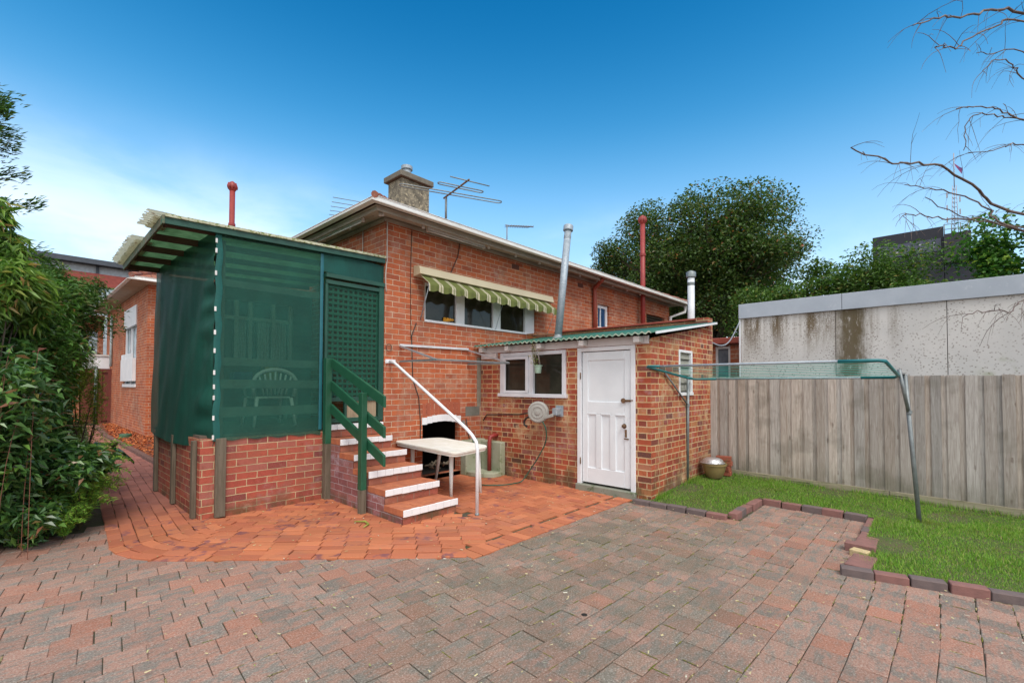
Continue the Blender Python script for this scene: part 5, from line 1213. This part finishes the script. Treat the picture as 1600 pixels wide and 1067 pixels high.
MB().box(60, 70, -3.0, -.8, 0, 13.29).build('lower_block', dkm, tw)
q = MB()
for y_ in (-2.5, -1.9, -1.3, -.8): q.tube([(59.6, y_, 16), (59.6, y_, 16.9)], .04, 5)
for z in (16.45, 16.9): q.tube([(59.6, -2.55, z), (59.6, -.75, z)], .03, 5)
q.build('railing', galv_dull, tw)
ms = MB()
for a in range(3):
    cx_, cy_ = 62 + .3 * math.cos(a * 2.09), -1.6 + .3 * math.sin(a * 2.09); ms.tube([(cx_, cy_, 16), (62 + (cx_ - 62) * .5, -1.6 + (cy_ + 1.6) * .5, 21.2)], .035, 4)
for k in range(12):
    z = 16 + k * .43; r = .3 * (1 - k / 24); P_ = [(62 + r * math.cos(a * 2.09), -1.6 + r * math.sin(a * 2.09), z + (.2 if a % 2 else 0)) for a in range(4)]; ms.tube(P_, .025, 4)
for k in range(5):
    z = 17.5 + k * .6; ms.box(61.2, 61.3, -1.1 - .9 * (k % 2), -1.0 - .9 * (k % 2), z, z + .5)
ms.tube([(62, -1.6, 21), (62, -1.6, 24.4)], .04, 5)
mo_ = ms.build('mast', plain('mast_paint', (.4, .36, .38), rough=.5), tw)
q = MB(); q.idx([(62, -1.62, 23.4), (62.1, -2.05, 22.9), (62.1, -2.15, 22.2), (62, -1.7, 23.1), (62.2, -2.35, 21.9), (62.1, -2.2, 22.8)], [(0, 1, 5, 2, 3)]); q.v = q.v
fo = q.build('flag', plain('flag_cloth', (.05, .05, .2), (.35, .04, .08), scale=1.5, rough=.8), mo_)

# ---------------------------------------------------------------- vegetation
def leafmat(name, stops, rough=.45, spec=.5, tr=(1., 1.2, .5), tipcol=None):
    def bld(s, r, g, b):
        c = s.ramp(r, stops); v = s.coord('Object')
        hsv = s.n('HueSaturation'); s.l(c, hsv.inputs['Color']); s.l(s.math('MULTIPLY_ADD', s.noise(v, 1.1, 3), 1.4, .75), hsv.inputs['Value']); return hsv.outputs[0]
    return attrmat(name, bld, rough, spec, trans=tr)
bark = plain('tree_bark', (.13, .1, .075), (.08, .06, .045), scale=9, rough=.95, bump=.6, stretch=(3, 3, .6))
bark_birch = plain('birch_bark', (.16, .12, .105), (.09, .06, .055), scale=7, rough=.85, bump=.3, c3=(.4, .36, .32), thr=.6)
twig_red = plain('red_twig', (.18, .06, .035), (.12, .05, .03), rough=.7)
def branch_tree(mb, start, direc, length, r, depth, spread=.5, up=.1, rng=random, tips=None, seg=4, nmin=2, nmax=4, shrink=.68, nsub=6):
    p = Vector(start); d = Vector(direc).normalized(); pts = [p.copy()]
    for i in range(seg):
        d = (d + Vector((rng.gauss(0, .13), rng.gauss(0, .13), rng.gauss(up * .3, .08)))).normalized(); p = p + d * length / seg; pts.append(p.copy())
    mb.tube(pts, [r * (1 - .45 * i / seg) for i in range(seg + 1)], 7 if r > .02 else 4, cap=False)
    if depth == 0:
        if tips is not None: tips.append((p.copy(), d.copy(), pts))
        return
    for k in range(rng.randint(nmin, nmax)):
        t = rng.uniform(.45, 1.); q = pts[min(seg, int(t * seg))]
        nd = (d + Vector((rng.gauss(0, spread), rng.gauss(0, spread), rng.gauss(up, spread * .6)))).normalized()
        branch_tree(mb, q, nd, length * shrink * rng.uniform(.8, 1.15), r * .55, depth - 1, spread, up, rng, tips, seg, nmin, nmax, shrink)
def crown_points(c, rad, n, lumps=18, shell=.55, lump_r=.42, seed=0, flat=0):
    """points scattered in lumpy clusters over an ellipsoid"""
    rg = np.random.default_rng(seed); c = np.array(c); rad = np.array(rad)
    d = rg.normal(size=(lumps, 3)); d /= np.linalg.norm(d, axis=1)[:, None]; lc = d * rg.uniform(shell, .95, lumps)[:, None]
    k = rg.integers(0, lumps, n); p = rg.normal(size=(n, 3)); p /= np.linalg.norm(p, axis=1)[:, None]; rr = rg.uniform(0, 1, n) ** (1 / 2.2)
    sizes = rg.uniform(.55, 1.15, lumps) * lump_r
    P = lc[k] + p * (rr * sizes[k])[:, None]
    P[:, 2] = P[:, 2] * (1 - flat * (P[:, 2] < 0))
    return c + P * rad, c + lc * rad
def tree(name, label, cat, base, c, rad, n, L, W, mat, lumps, seed, trunk_r=.2, shell=.5, lump_r=.42, droop=.3, barkm=None, limbs=True, group=None):
    t = thing(name, label, cat, base, group); P, lc = crown_points(c, rad, n, lumps, shell, lump_r, seed)
    tm = MB(); b = Vector(base); cc = Vector(c); top = cc.copy()
    tm.tube([b, b.lerp(top, .35) + Vector((.05, .08, 0)), b.lerp(top, .7), top], [trunk_r, trunk_r * .8, trunk_r * .6, trunk_r * .3], 10)
    rg = random.Random(seed)
    for q in lc:
        q = Vector(q); s0 = b.lerp(top, rg.uniform(.45, .95)); m1 = s0.lerp(q, .5) + Vector((rg.gauss(0, .1), rg.gauss(0, .1), rg.uniform(0, .2))) * rad[0] * .15
        tm.tube([s0, m1, q], [trunk_r * .35, trunk_r * .22, trunk_r * .06], 6, cap=False)
        for k in range(3): tm.tube([m1, q + Vector((rg.uniform(-1, 1), rg.uniform(-1, 1), rg.uniform(-1, .5))) * rad[0] * .13], [trunk_r * .12, trunk_r * .03], 4, cap=False)
    tm.build('trunk', barkm or bark, t); leaves_obj('crown', P, L, W, mat, t, droop=droop); return t
big_leaf = leafmat('tree_leaf_dark', [(0, (.022, .045, .013)), (.45, (.042, .082, .02)), (.78, (.07, .125, .028)), (.95, (.11, .13, .035)), (1, (.26, .08, .04))], .4, .5)
tree('broadleaf_tree', 'large dark green spreading tree with reddish leaf tips behind the shed', 'tree', (20.2, 6.2, 0), (19.2, 7.25, 6.4), (3.7, 4.5, 3.05), 125000, .13, .075, big_leaf, 95, 5, .3, .35, .3)
mid_leaf = leafmat('hedge_leaf_green', [(0, (.03, .065, .014)), (.5, (.06, .125, .024)), (.9, (.1, .17, .035)), (1, (.2, .14, .035))], .5, .4)
tree('garden_tree', 'dense mid-green tree rising above middle of the pale garage', 'tree', (17.9, 1.4, 0), (17.7, 1.7, 4.3), (1.7, 2.0, 1.4), 22000, .12, .06, mid_leaf, 26, 6, .12, .45, .42)
tree('garden_tree', 'low rounded green shrub tree between large dark tree and garage top', 'tree', (16.5, 3.9, 0), (16.5, 3.7, 3.9), (1.4, 1.9, 1.3), 12000, .11, .055, mid_leaf, 20, 8, .1, .45, .42)
ml = leafmat('maple_leaf', [(0, (.025, .08, .015)), (.5, (.05, .14, .025)), (.88, (.09, .2, .035)), (1, (.3, .4, .06))], .45, .45)
tree('maple_tree', 'bright green broad-leaved tree above right end of the garage', 'tree', (17, -1.2, 0), (16.9, -2.3, 4.75), (1.3, 1.6, 1.85), 22000, .13, .1, ml, 24, 9, .12, .45, .42)
tree('garden_tree', 'low olive green bush just above garage capping near right', 'tree', (15.2, -.2, 0), (15.2, -.1, 3.45), (1.0, 1.9, .85), 9000, .1, .06, mid_leaf, 18, 10, .08, .45, .42)
tree('leafy_shrub', 'dark green leafy tree clump partly outside the right frame edge', 'tree', (9.6 + 3.6, -2.4, 0), (13.2, -2.35, 6.6), (.7, .75, .8), 3500, .09, .06, mid_leaf, 12, 12, .08, .45, .45)
# sparse twiggy trees far behind the porch roof
for k, (x, y, lab) in enumerate(((11.6, 31.2, 'bare twiggy tree seen above the middle of porch roof'), (10.3, 32.4, 'second faint bare tree left of the twiggy one over porch roof'))):
    t = thing('bare_tree', lab, 'tree', (x, y, 0)); q = MB(); rg = random.Random(40 + k); branch_tree(q, (x, y, 0), (0, 0, 1), 6, .18, 4, .5, .5, rg, None, 4, 3, 4, .6); q.build('trunk', bark, t)

# bare birch right
bt_ = thing('bare_birch_tree', 'leafless tree reaching thin drooping branches in from the right edge', 'tree', (7.9, -1.9, .03))
LIMBS = [
 ([(7.9, -1.55, 3.2), (7.58, -.64, 3.58), (7.05, -.36, 3.73), (6.51, -.07, 3.89), (6.0, .19, 3.82), (5.64, .29, 3.73), (5.13, .54, 3.75)], .045),
 ([(7.9, -1.5, 3.0), (7.28, -.6, 3.34), (7.42, -.46, 3.61), (7.45, -.21, 3.84), (7.46, .06, 4.01), (7.57, .24, 4.13)], .03),
 ([(7.9, -1.5, 3.1), (7.54, -.59, 3.43), (7.12, -.28, 3.45), (6.67, .06, 3.63)], .022),
 ([(7.9, -1.5, 2.9), (7.25, -.57, 3.36), (6.77, -.27, 3.36), (6.36, -.04, 3.31), (6.01, .12, 3.29), (5.72, .21, 3.23)], .02),
 ([(7.8, -1.5, 4.9), (7.06, -.73, 5.47), (6.65, -.5, 5.4), (6.24, -.27, 5.21), (5.85, -.07, 5.07), (5.5, .1, 4.89)], .04),
 ([(7.8, -1.5, 4.9), (7.06, -.73, 5.39), (6.64, -.5, 5.22), (6.25, -.3, 4.99), (5.92, -.18, 4.76), (5.63, -.09, 4.67), (5.37, -.04, 4.53)], .022),
 ([(7.85, -1.4, 4.4), (7.37, -.75, 4.95), (7.11, -.67, 4.97), (6.78, -.51, 4.96), (6.5, -.39, 4.73)], .016),
 ([(7.85, -1.4, 4.6), (7.65, -.78, 5.37), (7.44, -.55, 5.36), (7.2, -.4, 5.3)], .014),
 ([(7.85, -1.4, 4.2), (7.37, -.74, 4.49), (7.13, -.62, 4.48), (6.85, -.47, 4.5), (6.56, -.29, 4.45), (6.34, -.2, 4.38)], .02),
 ([(7.85, -1.4, 4.15), (7.37, -.74, 4.47), (7.1, -.52, 4.5), (6.89, -.36, 4.49), (6.75, -.27, 4.34), (6.66, -.24, 4.05)], .015),
 ([(7.9, -1.4, 4.1), (7.82, -.78, 4.38), (7.67, -.66, 4.36), (7.49, -.52, 4.28), (7.24, -.29, 4.23)], .016),
 ([(7.85, -1.6, 2.3), (6.9, -.95, 2.45), (6.38, -.62, 2.42), (6.11, -.52, 2.28), (5.77, -.35, 2.26), (5.45, -.19, 2.21)], .012)]
q = MB(); q.tube([(7.9, -1.9, 0), (7.92, -1.8, 1.6), (7.88, -1.6, 3.2), (7.82, -1.5, 4.8), (7.8, -1.4, 6.5)], [.14, .12, .1, .075, .04], 12)
tr_b = q.build('trunk', bark_birch, bt_)
rg = random.Random(3)
for P_, r in LIMBS:
    q = MB(); S = smooth(P_, 5); S = [p + Vector((rg.gauss(0, .008), rg.gauss(0, .008), rg.gauss(0, .008))) for p in S]
    q.tube(S, [r * .3 * (1 - .85 * i / len(S)) + .003 for i in range(len(S))], 7, cap=False)
    for i in range(5, len(S)):
        for _ in range(2):
            if rg.random() < .28:
                d = (S[i] - S[i - 1]).normalized(); nd = (d * .8 + Vector((rg.gauss(0, .45), rg.gauss(0, .45), rg.gauss(.0, .45)))).normalized(); p = S[i]; pts = [p]; Lg = rg.uniform(.12, .5)
                for k in range(5): nd = (nd + Vector((rg.gauss(0, .1), rg.gauss(0, .1), -.1 - .05 * k))).normalized(); p = p + nd * Lg / 5; pts.append(p)
                q.tube(pts, [.003, .0027, .0023, .002, .0016, .0012], 4, cap=False)
                if rg.random() < .6:
                    a = pts[2]; nd2 = (nd + Vector((rg.gauss(0, .5), rg.gauss(0, .5), -.3))).normalized(); q.tube([a, a + nd2 * .08, a + nd2 * .16 + Vector((0, 0, -.03))], [.002, .0015, .001], 4, cap=False)
    q.build('branch', bark_birch, bt_)

# left hedge plants
gl = leafmat('glossy_leaf', [(0, (.02, .05, .016)), (.4, (.04, .1, .028)), (.8, (.075, .16, .04)), (.95, (.14, .25, .05)), (1, (.22, .08, .05))], .28, .6)
def shrub(name, label, base, c, rad, n, L, W, mat, lumps, seed, stems=9, droop=.2, stem_m=None, lump_r=.4, shell=.5, curl=0, extra=None, cat='shrub'):
    t = thing(name, label, cat, base); P, lc = crown_points(c, rad, n, lumps, shell, lump_r, seed); P = P[P[:, 2] > .03]
    q = MB(); rg = random.Random(seed); b = Vector(base)
    for k, e in enumerate(lc):
        e = Vector(e); s0 = b + Vector((rg.gauss(0, .08), rg.gauss(0, .08), 0)); m1 = s0.lerp(e, .5) + Vector((rg.gauss(0, .08), rg.gauss(0, .08), .1)); q.tube([s0, m1, e], [.016, .01, .004], 5, cap=False)
    q.build('stem', stem_m or bark, t); leaves_obj('foliage', P, L, W, mat, t, droop=droop, curl=curl); return t
shrub('glossy_shrub', 'large glossy dark-leaved shrub filling the lower left beside the pavers', (-.15, 7.0, 0), (-.2, 6.95, 1.15), (.62, .85, 1.2), 14000, .12, .05, gl, 40, 21, curl=.5)
shrub('low_glossy_shrub', 'low spreading glossy shrub touching the grey pavers at left', (.3, 7.1, 0), (.25, 7.05, .5), (.6, .75, .5), 7500, .1, .045, gl, 24, 22, curl=.5)
ol = leafmat('willow_leaf', [(0, (.04, .09, .015)), (.5, (.09, .17, .03)), (.9, (.17, .27, .05)), (1, (.35, .2, .08))], .4, .5)
shrub('narrow_leaved_shrub', 'tall shrub with long narrow light green drooping leaves at left edge', (-.45, 6.9, 0), (-.2, 7.05, 2.75), (.42, .55, .66), 12000, .13, .024, ol, 26, 23, droop=.5, curl=.8)
dk2 = leafmat('conifer_spray', [(0, (.025, .055, .015)), (.5, (.045, .1, .024)), (.85, (.08, .15, .035)), (1, (.16, .13, .05))], .6, .3)
shrub('dark_conifer', 'dark green feathery conifer leaning over the side path', (.3, 9.6, 0), (.2, 9.2, 2.55), (.86, 1.0, .95), 32000, .085, .02, dk2, 48, 24, droop=.15, cat='tree')
gd = leafmat('golden_conifer_spray', [(0, (.05, .11, .012)), (.5, (.11, .22, .02)), (.9, (.2, .32, .03)), (1, (.4, .42, .06))], .6, .3)
shrub('golden_conifer', 'bright yellow-green conifer column between hedge and side path', (.62, 9.9, 0), (.62, 9.8, 1.2), (.36, .5, 1.15), 15000, .07, .012, gd, 34, 25, droop=-.1, cat='tree')
md2 = leafmat('mixed_leaf', [(0, (.03, .07, .015)), (.5, (.06, .14, .028)), (.9, (.11, .22, .04)), (1, (.25, .14, .08))], .35, .5)
shrub('leafy_bush', 'mid-height bush with small green leaves behind the glossy shrub', (-.1, 8.2, 0), (-.1, 8.1, 2.0), (.75, .9, 1.0), 20000, .085, .03, md2, 34, 26, curl=.4)
shrub('leafy_bush', 'rounded dark bush under the conifer next to path', (.3, 8.3, 0), (.22, 8.3, .95), (.4, .6, .95), 8500, .08, .034, gl, 28, 27, curl=.4)
# tall cypress at far left: flat upturned sprays
cy = thing('tall_cypress', 'tall wispy dark cypress at the left edge against the sky', 'tree', (-.58, 9.1, 0))
q = MB(); q.tube([(-.58, 9.1, 0), (-.58, 9.1, 3), (-.56, 9.1, 5.6)], [.12, .09, .02], 8); q.build('trunk', bark, cy)
q = MB(); cen = []; dr2 = []; rg = random.Random(5)
for k in range(150):
    z = rg.uniform(1.2, 5.5); a = rg.uniform(0, 6.28); R0 = (1.25 * (1 - (z / 6.6)) + .3) * rg.uniform(.6, 1.1)
    if 3.35 < z < 3.75: R0 *= .55
    s0 = Vector((-.58, 9.1, z)); e = s0 + Vector((math.cos(a) * R0, math.sin(a) * R0, .35 * R0)); m1 = s0.lerp(e, .5) + Vector((0, 0, -.08)); q.tube([s0, m1, e], [.014, .009, .002], 4, cap=False)
    for j in range(230 if z < 5.1 else 60):
        t = rg.uniform(.25, 1.03); p = s0.lerp(e, t) + Vector((rg.gauss(0, .11 * (1.2 - t)), rg.gauss(0, .11 * (1.2 - t)), rg.gauss(0, .06))); cen.append(p); dr2.append((math.cos(a), math.sin(a), .6))
q.build('branch', bark, cy)
V, F = leaf_cloud(np.array([tuple(p) for p in cen]), .085, .022, dirs=np.array(dr2)); fastmesh('foliage', V, F, dk2, np.repeat(RNG.random((len(cen), 3)), 2, axis=0), parent=cy)
# ferns
fm = leafmat('fern_leaf', [(0, (.07, .17, .025)), (.6, (.14, .3, .04)), (1, (.36, .45, .07))], .6, .3)
for k, (x, y, hh, lab) in enumerate(((.56, 6.95, .7, 'lush light green fern nearest pavers under the hedge'), (.62, 7.6, .85, 'light green fern behind the nearest fern by path'), (.42, 6.62, .35, 'small yellow-green fern tuft at corner of pavers'))):
    t = thing('fern', lab, 'fern', (x, y, 0)); cen = []; dr2 = []; q = MB(); rg = random.Random(50 + k)
    for i in range(64):
        a = rg.uniform(0, 6.28); R0 = rg.uniform(.2, .45) * hh * 1.3; h = hh * rg.uniform(.45, 1.1); P_ = [Vector((x + R0 * u * math.cos(a), y + R0 * u * math.sin(a), h * math.sin(u * 2.0) / math.sin(1.57) * (1 if u < .8 else .98))) for u in np.linspace(0, 1, 9)]
        q.tube(P_, .002, 3, cap=False)
        for j in range(70):
            u = rg.uniform(.15, 1); i0 = min(7, int(u * 8)); p = P_[i0].lerp(P_[i0 + 1], u * 8 - i0); sd_ = rg.choice((-1, 1)); cen.append(p); dr2.append((-math.sin(a) * sd_ + .4 * math.cos(a), math.cos(a) * sd_ + .4 * math.sin(a), -.1))
    q.build('stem', MATS['twig_green'], t); V, F = leaf_cloud(np.array([tuple(p) for p in cen]), .055 * (hh / .6), .009, dirs=np.array(dr2)); fastmesh('foliage', V, F, fm, np.repeat(RNG.random((len(cen), 3)), 2, axis=0), parent=t)
# big-leaved plant
bl = thing('broad_leaf_plant', 'plant with huge dark green leaves leaning over the side path', 'plant', (.72, 8.7, 0))
q = MB(); bm_ = plain('broad_leaf', (.015, .075, .03), (.012, .055, .02), scale=4, rough=.3)
for i, (a, h, Ln) in enumerate(((-.2, .62, .36), (-.9, .55, .34), (.6, .7, .34), (1.4, .66, .3), (-1.8, .5, .3), (2.4, .6, .3))):
    ca, sa = math.cos(a), math.sin(a); s0 = Vector((.75, 8.7, 0)); b0 = s0 + Vector((ca * .16, sa * .16, h)); q.tube([s0, s0 + Vector((ca * .05, sa * .05, h * .6)), b0], .009, 5)
    rows = []
    for j in range(9):
        u = j / 8; c0 = b0 + Vector((ca * Ln * u, sa * Ln * u, .05 * math.sin(u * 2.5) - .22 * u * u)); w_ = .17 * math.sin(min(1, u * 1.25 + .08) * math.pi) ** .7 * (1 - .2 * u) if u < .98 else 0
        rows.append([c0 + Vector((-sa * w_ * t, ca * w_ * t, .05 * abs(t))) for t in (-1, -.5, 0, .5, 1)])
    bs = len(q.v)
    for r in rows: q.v += [tuple(p) for p in r]
    for j in range(8):
        for k in range(4): A = bs + j * 5 + k; q.f.append((A, A + 1, A + 6, A + 5)); q.c.append(q.col); q.sm.append(True)
q.build('foliage', bm_, bl)
# long arching red twigs
at_ = thing('arching_twigs', 'bundle of thin reddish bare stems arching over the glossy shrub', 'plant', (.0, 6.4, 0)); q = MB(); rg = random.Random(9)
for i in range(16):
    x, y = rg.uniform(-.35, .15), rg.uniform(6.05, 6.6); a = rg.uniform(-.6, 2.2); h = rg.uniform(.9, 2.0); R0 = rg.uniform(.2, .6); P_ = [Vector((x + R0 * u * u * math.cos(a), y + R0 * u * u * math.sin(a), h * math.sin(u * 1.7))) for u in np.linspace(0, 1, 10)]; q.tube(P_, [.004 * (1 - .6 * u) for u in np.linspace(0, 1, 10)], 4, cap=False)
q.build('stem', twig_red, at_)
# small debris on paving
q = MB(); q.tube([(2.72, 4.95, .03), (2.8, 4.85, .035), (2.78, 4.74, .03), (2.68, 4.68, .03)], [.006, .012, .012, .004], 6); tag(q.build('seed_pod', plain('pod_green', (.3, .33, .06), rough=.6), base=(2.75, 4.8, .02)), 'curled yellow-green leaf lying on orange paving near the steps', 'leaf')
q = MB(); q.lathe([(0, .0), (.022, .0)], (2.75, 1.83, .004), 16); tag(q.build('drain_hole', painted_void, base=(2.75, 1.83, .004)), 'small round dark hole in a foreground paver', 'hole')  # flat near-black disc, painted for the shade down the hole
gd_ = MB(); gd_.lathe([(0, .1), (.13, .1), (.15, .08), (.15, 0)], (2.35, 17.5, .045), 14); tag(gd_.build('green_pot_lid', plain('green_lid', (.05, .13, .07), rough=.6), base=(2.35, 17.5, .045)), 'green plastic lid on the bark bed near the gate', 'lid')

# ---------------------------------------------------------------- light, sky, camera
w_ = bpy.data.worlds.new('World'); sc.world = w_; w_.use_nodes = True; nt = w_.node_tree; nt.nodes.clear(); s = N(nt)
SE, SAZ = 52, 205
sky = s.n('TexSky', sky_type='NISHITA'); sky.sun_disc = False; sky.sun_elevation = R_(SE); sky.sun_rotation = R_(SAZ); sky.air_density = 1.15; sky.dust_density = .35; sky.ozone_density = 3.0; sky.altitude = 0
tc = s.n('TexCoord'); sep = s.n('SeparateXYZ'); s.l(tc.outputs['Generated'], sep.inputs[0])
hsv = s.n('HueSaturation'); s.l(sky.outputs[0], hsv.inputs['Color']); el = sep.outputs[2]
s.l(s.mr(el, .25, .7, 1.12, 1.42), hsv.inputs['Saturation']); s.l(s.mr(el, .3, .75, 1.5, 1.0), hsv.inputs['Value'])
dotv = s.math('ADD', s.math('MULTIPLY', sep.outputs[0], .737), s.math('MULTIPLY', sep.outputs[1], .676))
mpn = s.n('Mapping'); s.l(tc.outputs['Generated'], mpn.inputs[0]); mpn.inputs['Scale'].default_value = (1, 1, 2.6)
cn = s.noise(mpn.outputs[0], 2.4, 6, .55, .3)
# low soft cloud bank, thicker toward the left (+Y)
low = s.mr(s.math('ADD', el, s.math('MULTIPLY', sep.outputs[1], -.12)), .34, .02)
cl1 = s.math('MULTIPLY', low, s.mr(cn, .36, .62))
added_cloud = s.math('MAXIMUM', s.mr(dotv, .05, -.35), s.mr(el, .72, .9))  # unseen white cloud behind camera and overhead, added for soft neutral light
cloud = s.math('MAXIMUM', s.math('MULTIPLY', cl1, .62), added_cloud)
wc = s.mix(s.mr(cn, .3, .7), (8.2, 8.6, 9.0), (10.5, 10.5, 10.4))
tint = s.mix(s.mr(el, .2, .62), (.86, 1., .97), (.5, 1.12, 1.02)); skyc = s.mix(1., hsv.outputs[0], tint, 'MULTIPLY')
hz_ = s.math('MULTIPLY', s.mr(el, .5, .0), .45)
colr = s.mix(cloud, s.mix(hz_, skyc, (5.6, 7.2, 8.2)), wc)
bgn = s.n('Background'); s.l(colr, bgn.inputs[0]); bgn.inputs[1].default_value = .1
wo = s.n('OutputWorld'); s.l(bgn.outputs[0], wo.inputs[0])
sd_ = bpy.data.lights.new('sun', 'SUN'); sd_.energy = 1.45; sd_.angle = R_(24); sd_.color = (1, .95, .87)
so_ = bpy.data.objects.new('sun', sd_); C.objects.link(so_)
sv = Vector((math.sin(R_(SAZ)) * math.cos(R_(SE)), math.cos(R_(SAZ)) * math.cos(R_(SE)), math.sin(R_(SE))))
so_.rotation_euler = sv.to_track_quat('Z', 'Y').to_euler()
cam = bpy.data.cameras.new('camera'); co = bpy.data.objects.new('camera', cam); C.objects.link(co); sc.camera = co
cam.sensor_width = 36; cam.lens = 721.66 / 1600 * 36; cam.shift_y = (584.52 - 533.5) / 1600; cam.clip_end = 2000; cam.clip_start = .05
yaw, pit, rol = R_(42.533), R_(1.3855), R_(.19)
fw = Vector((math.cos(yaw) * math.cos(pit), math.sin(yaw) * math.cos(pit), math.sin(pit))); rt = Vector((math.sin(yaw), -math.cos(yaw), 0)); up = rt.cross(fw)
r2 = rt * math.cos(rol) + up * math.sin(rol); u2 = -rt * math.sin(rol) + up * math.cos(rol)
M4 = Matrix.Identity(4)
for i in range(3): M4[i][0] = r2[i]; M4[i][1] = u2[i]; M4[i][2] = -fw[i]
M4.translation = Vector((0, 0, 1.6)); co.matrix_world = M4
sc.view_settings.view_transform = 'Standard'; sc.view_settings.look = 'None'; sc.view_settings.gamma = 1; sc.view_settings.exposure = .66
sc.cycles.max_bounces = 8; sc.cycles.transparent_max_bounces = 12; sc.cycles.use_denoising = True

GROUPS = {'garden_tree': 'trees beyond the garage', 'tv_antenna': 'television antennas on the roof', 'fluorescent_light': 'fluorescent lights under the eaves', 'fern': 'ferns along the path', 'flue_pipe': 'flues by the shed', 'storage_box': 'boxes on the porch bench', 'leafy_bush': 'bushes along the path', 'bare_tree': 'bare trees above the porch roof'}
for o in bpy.data.objects:
    g = GROUPS.get(o.name.split('.')[0])
    if g and not o.parent: o['group'] = g
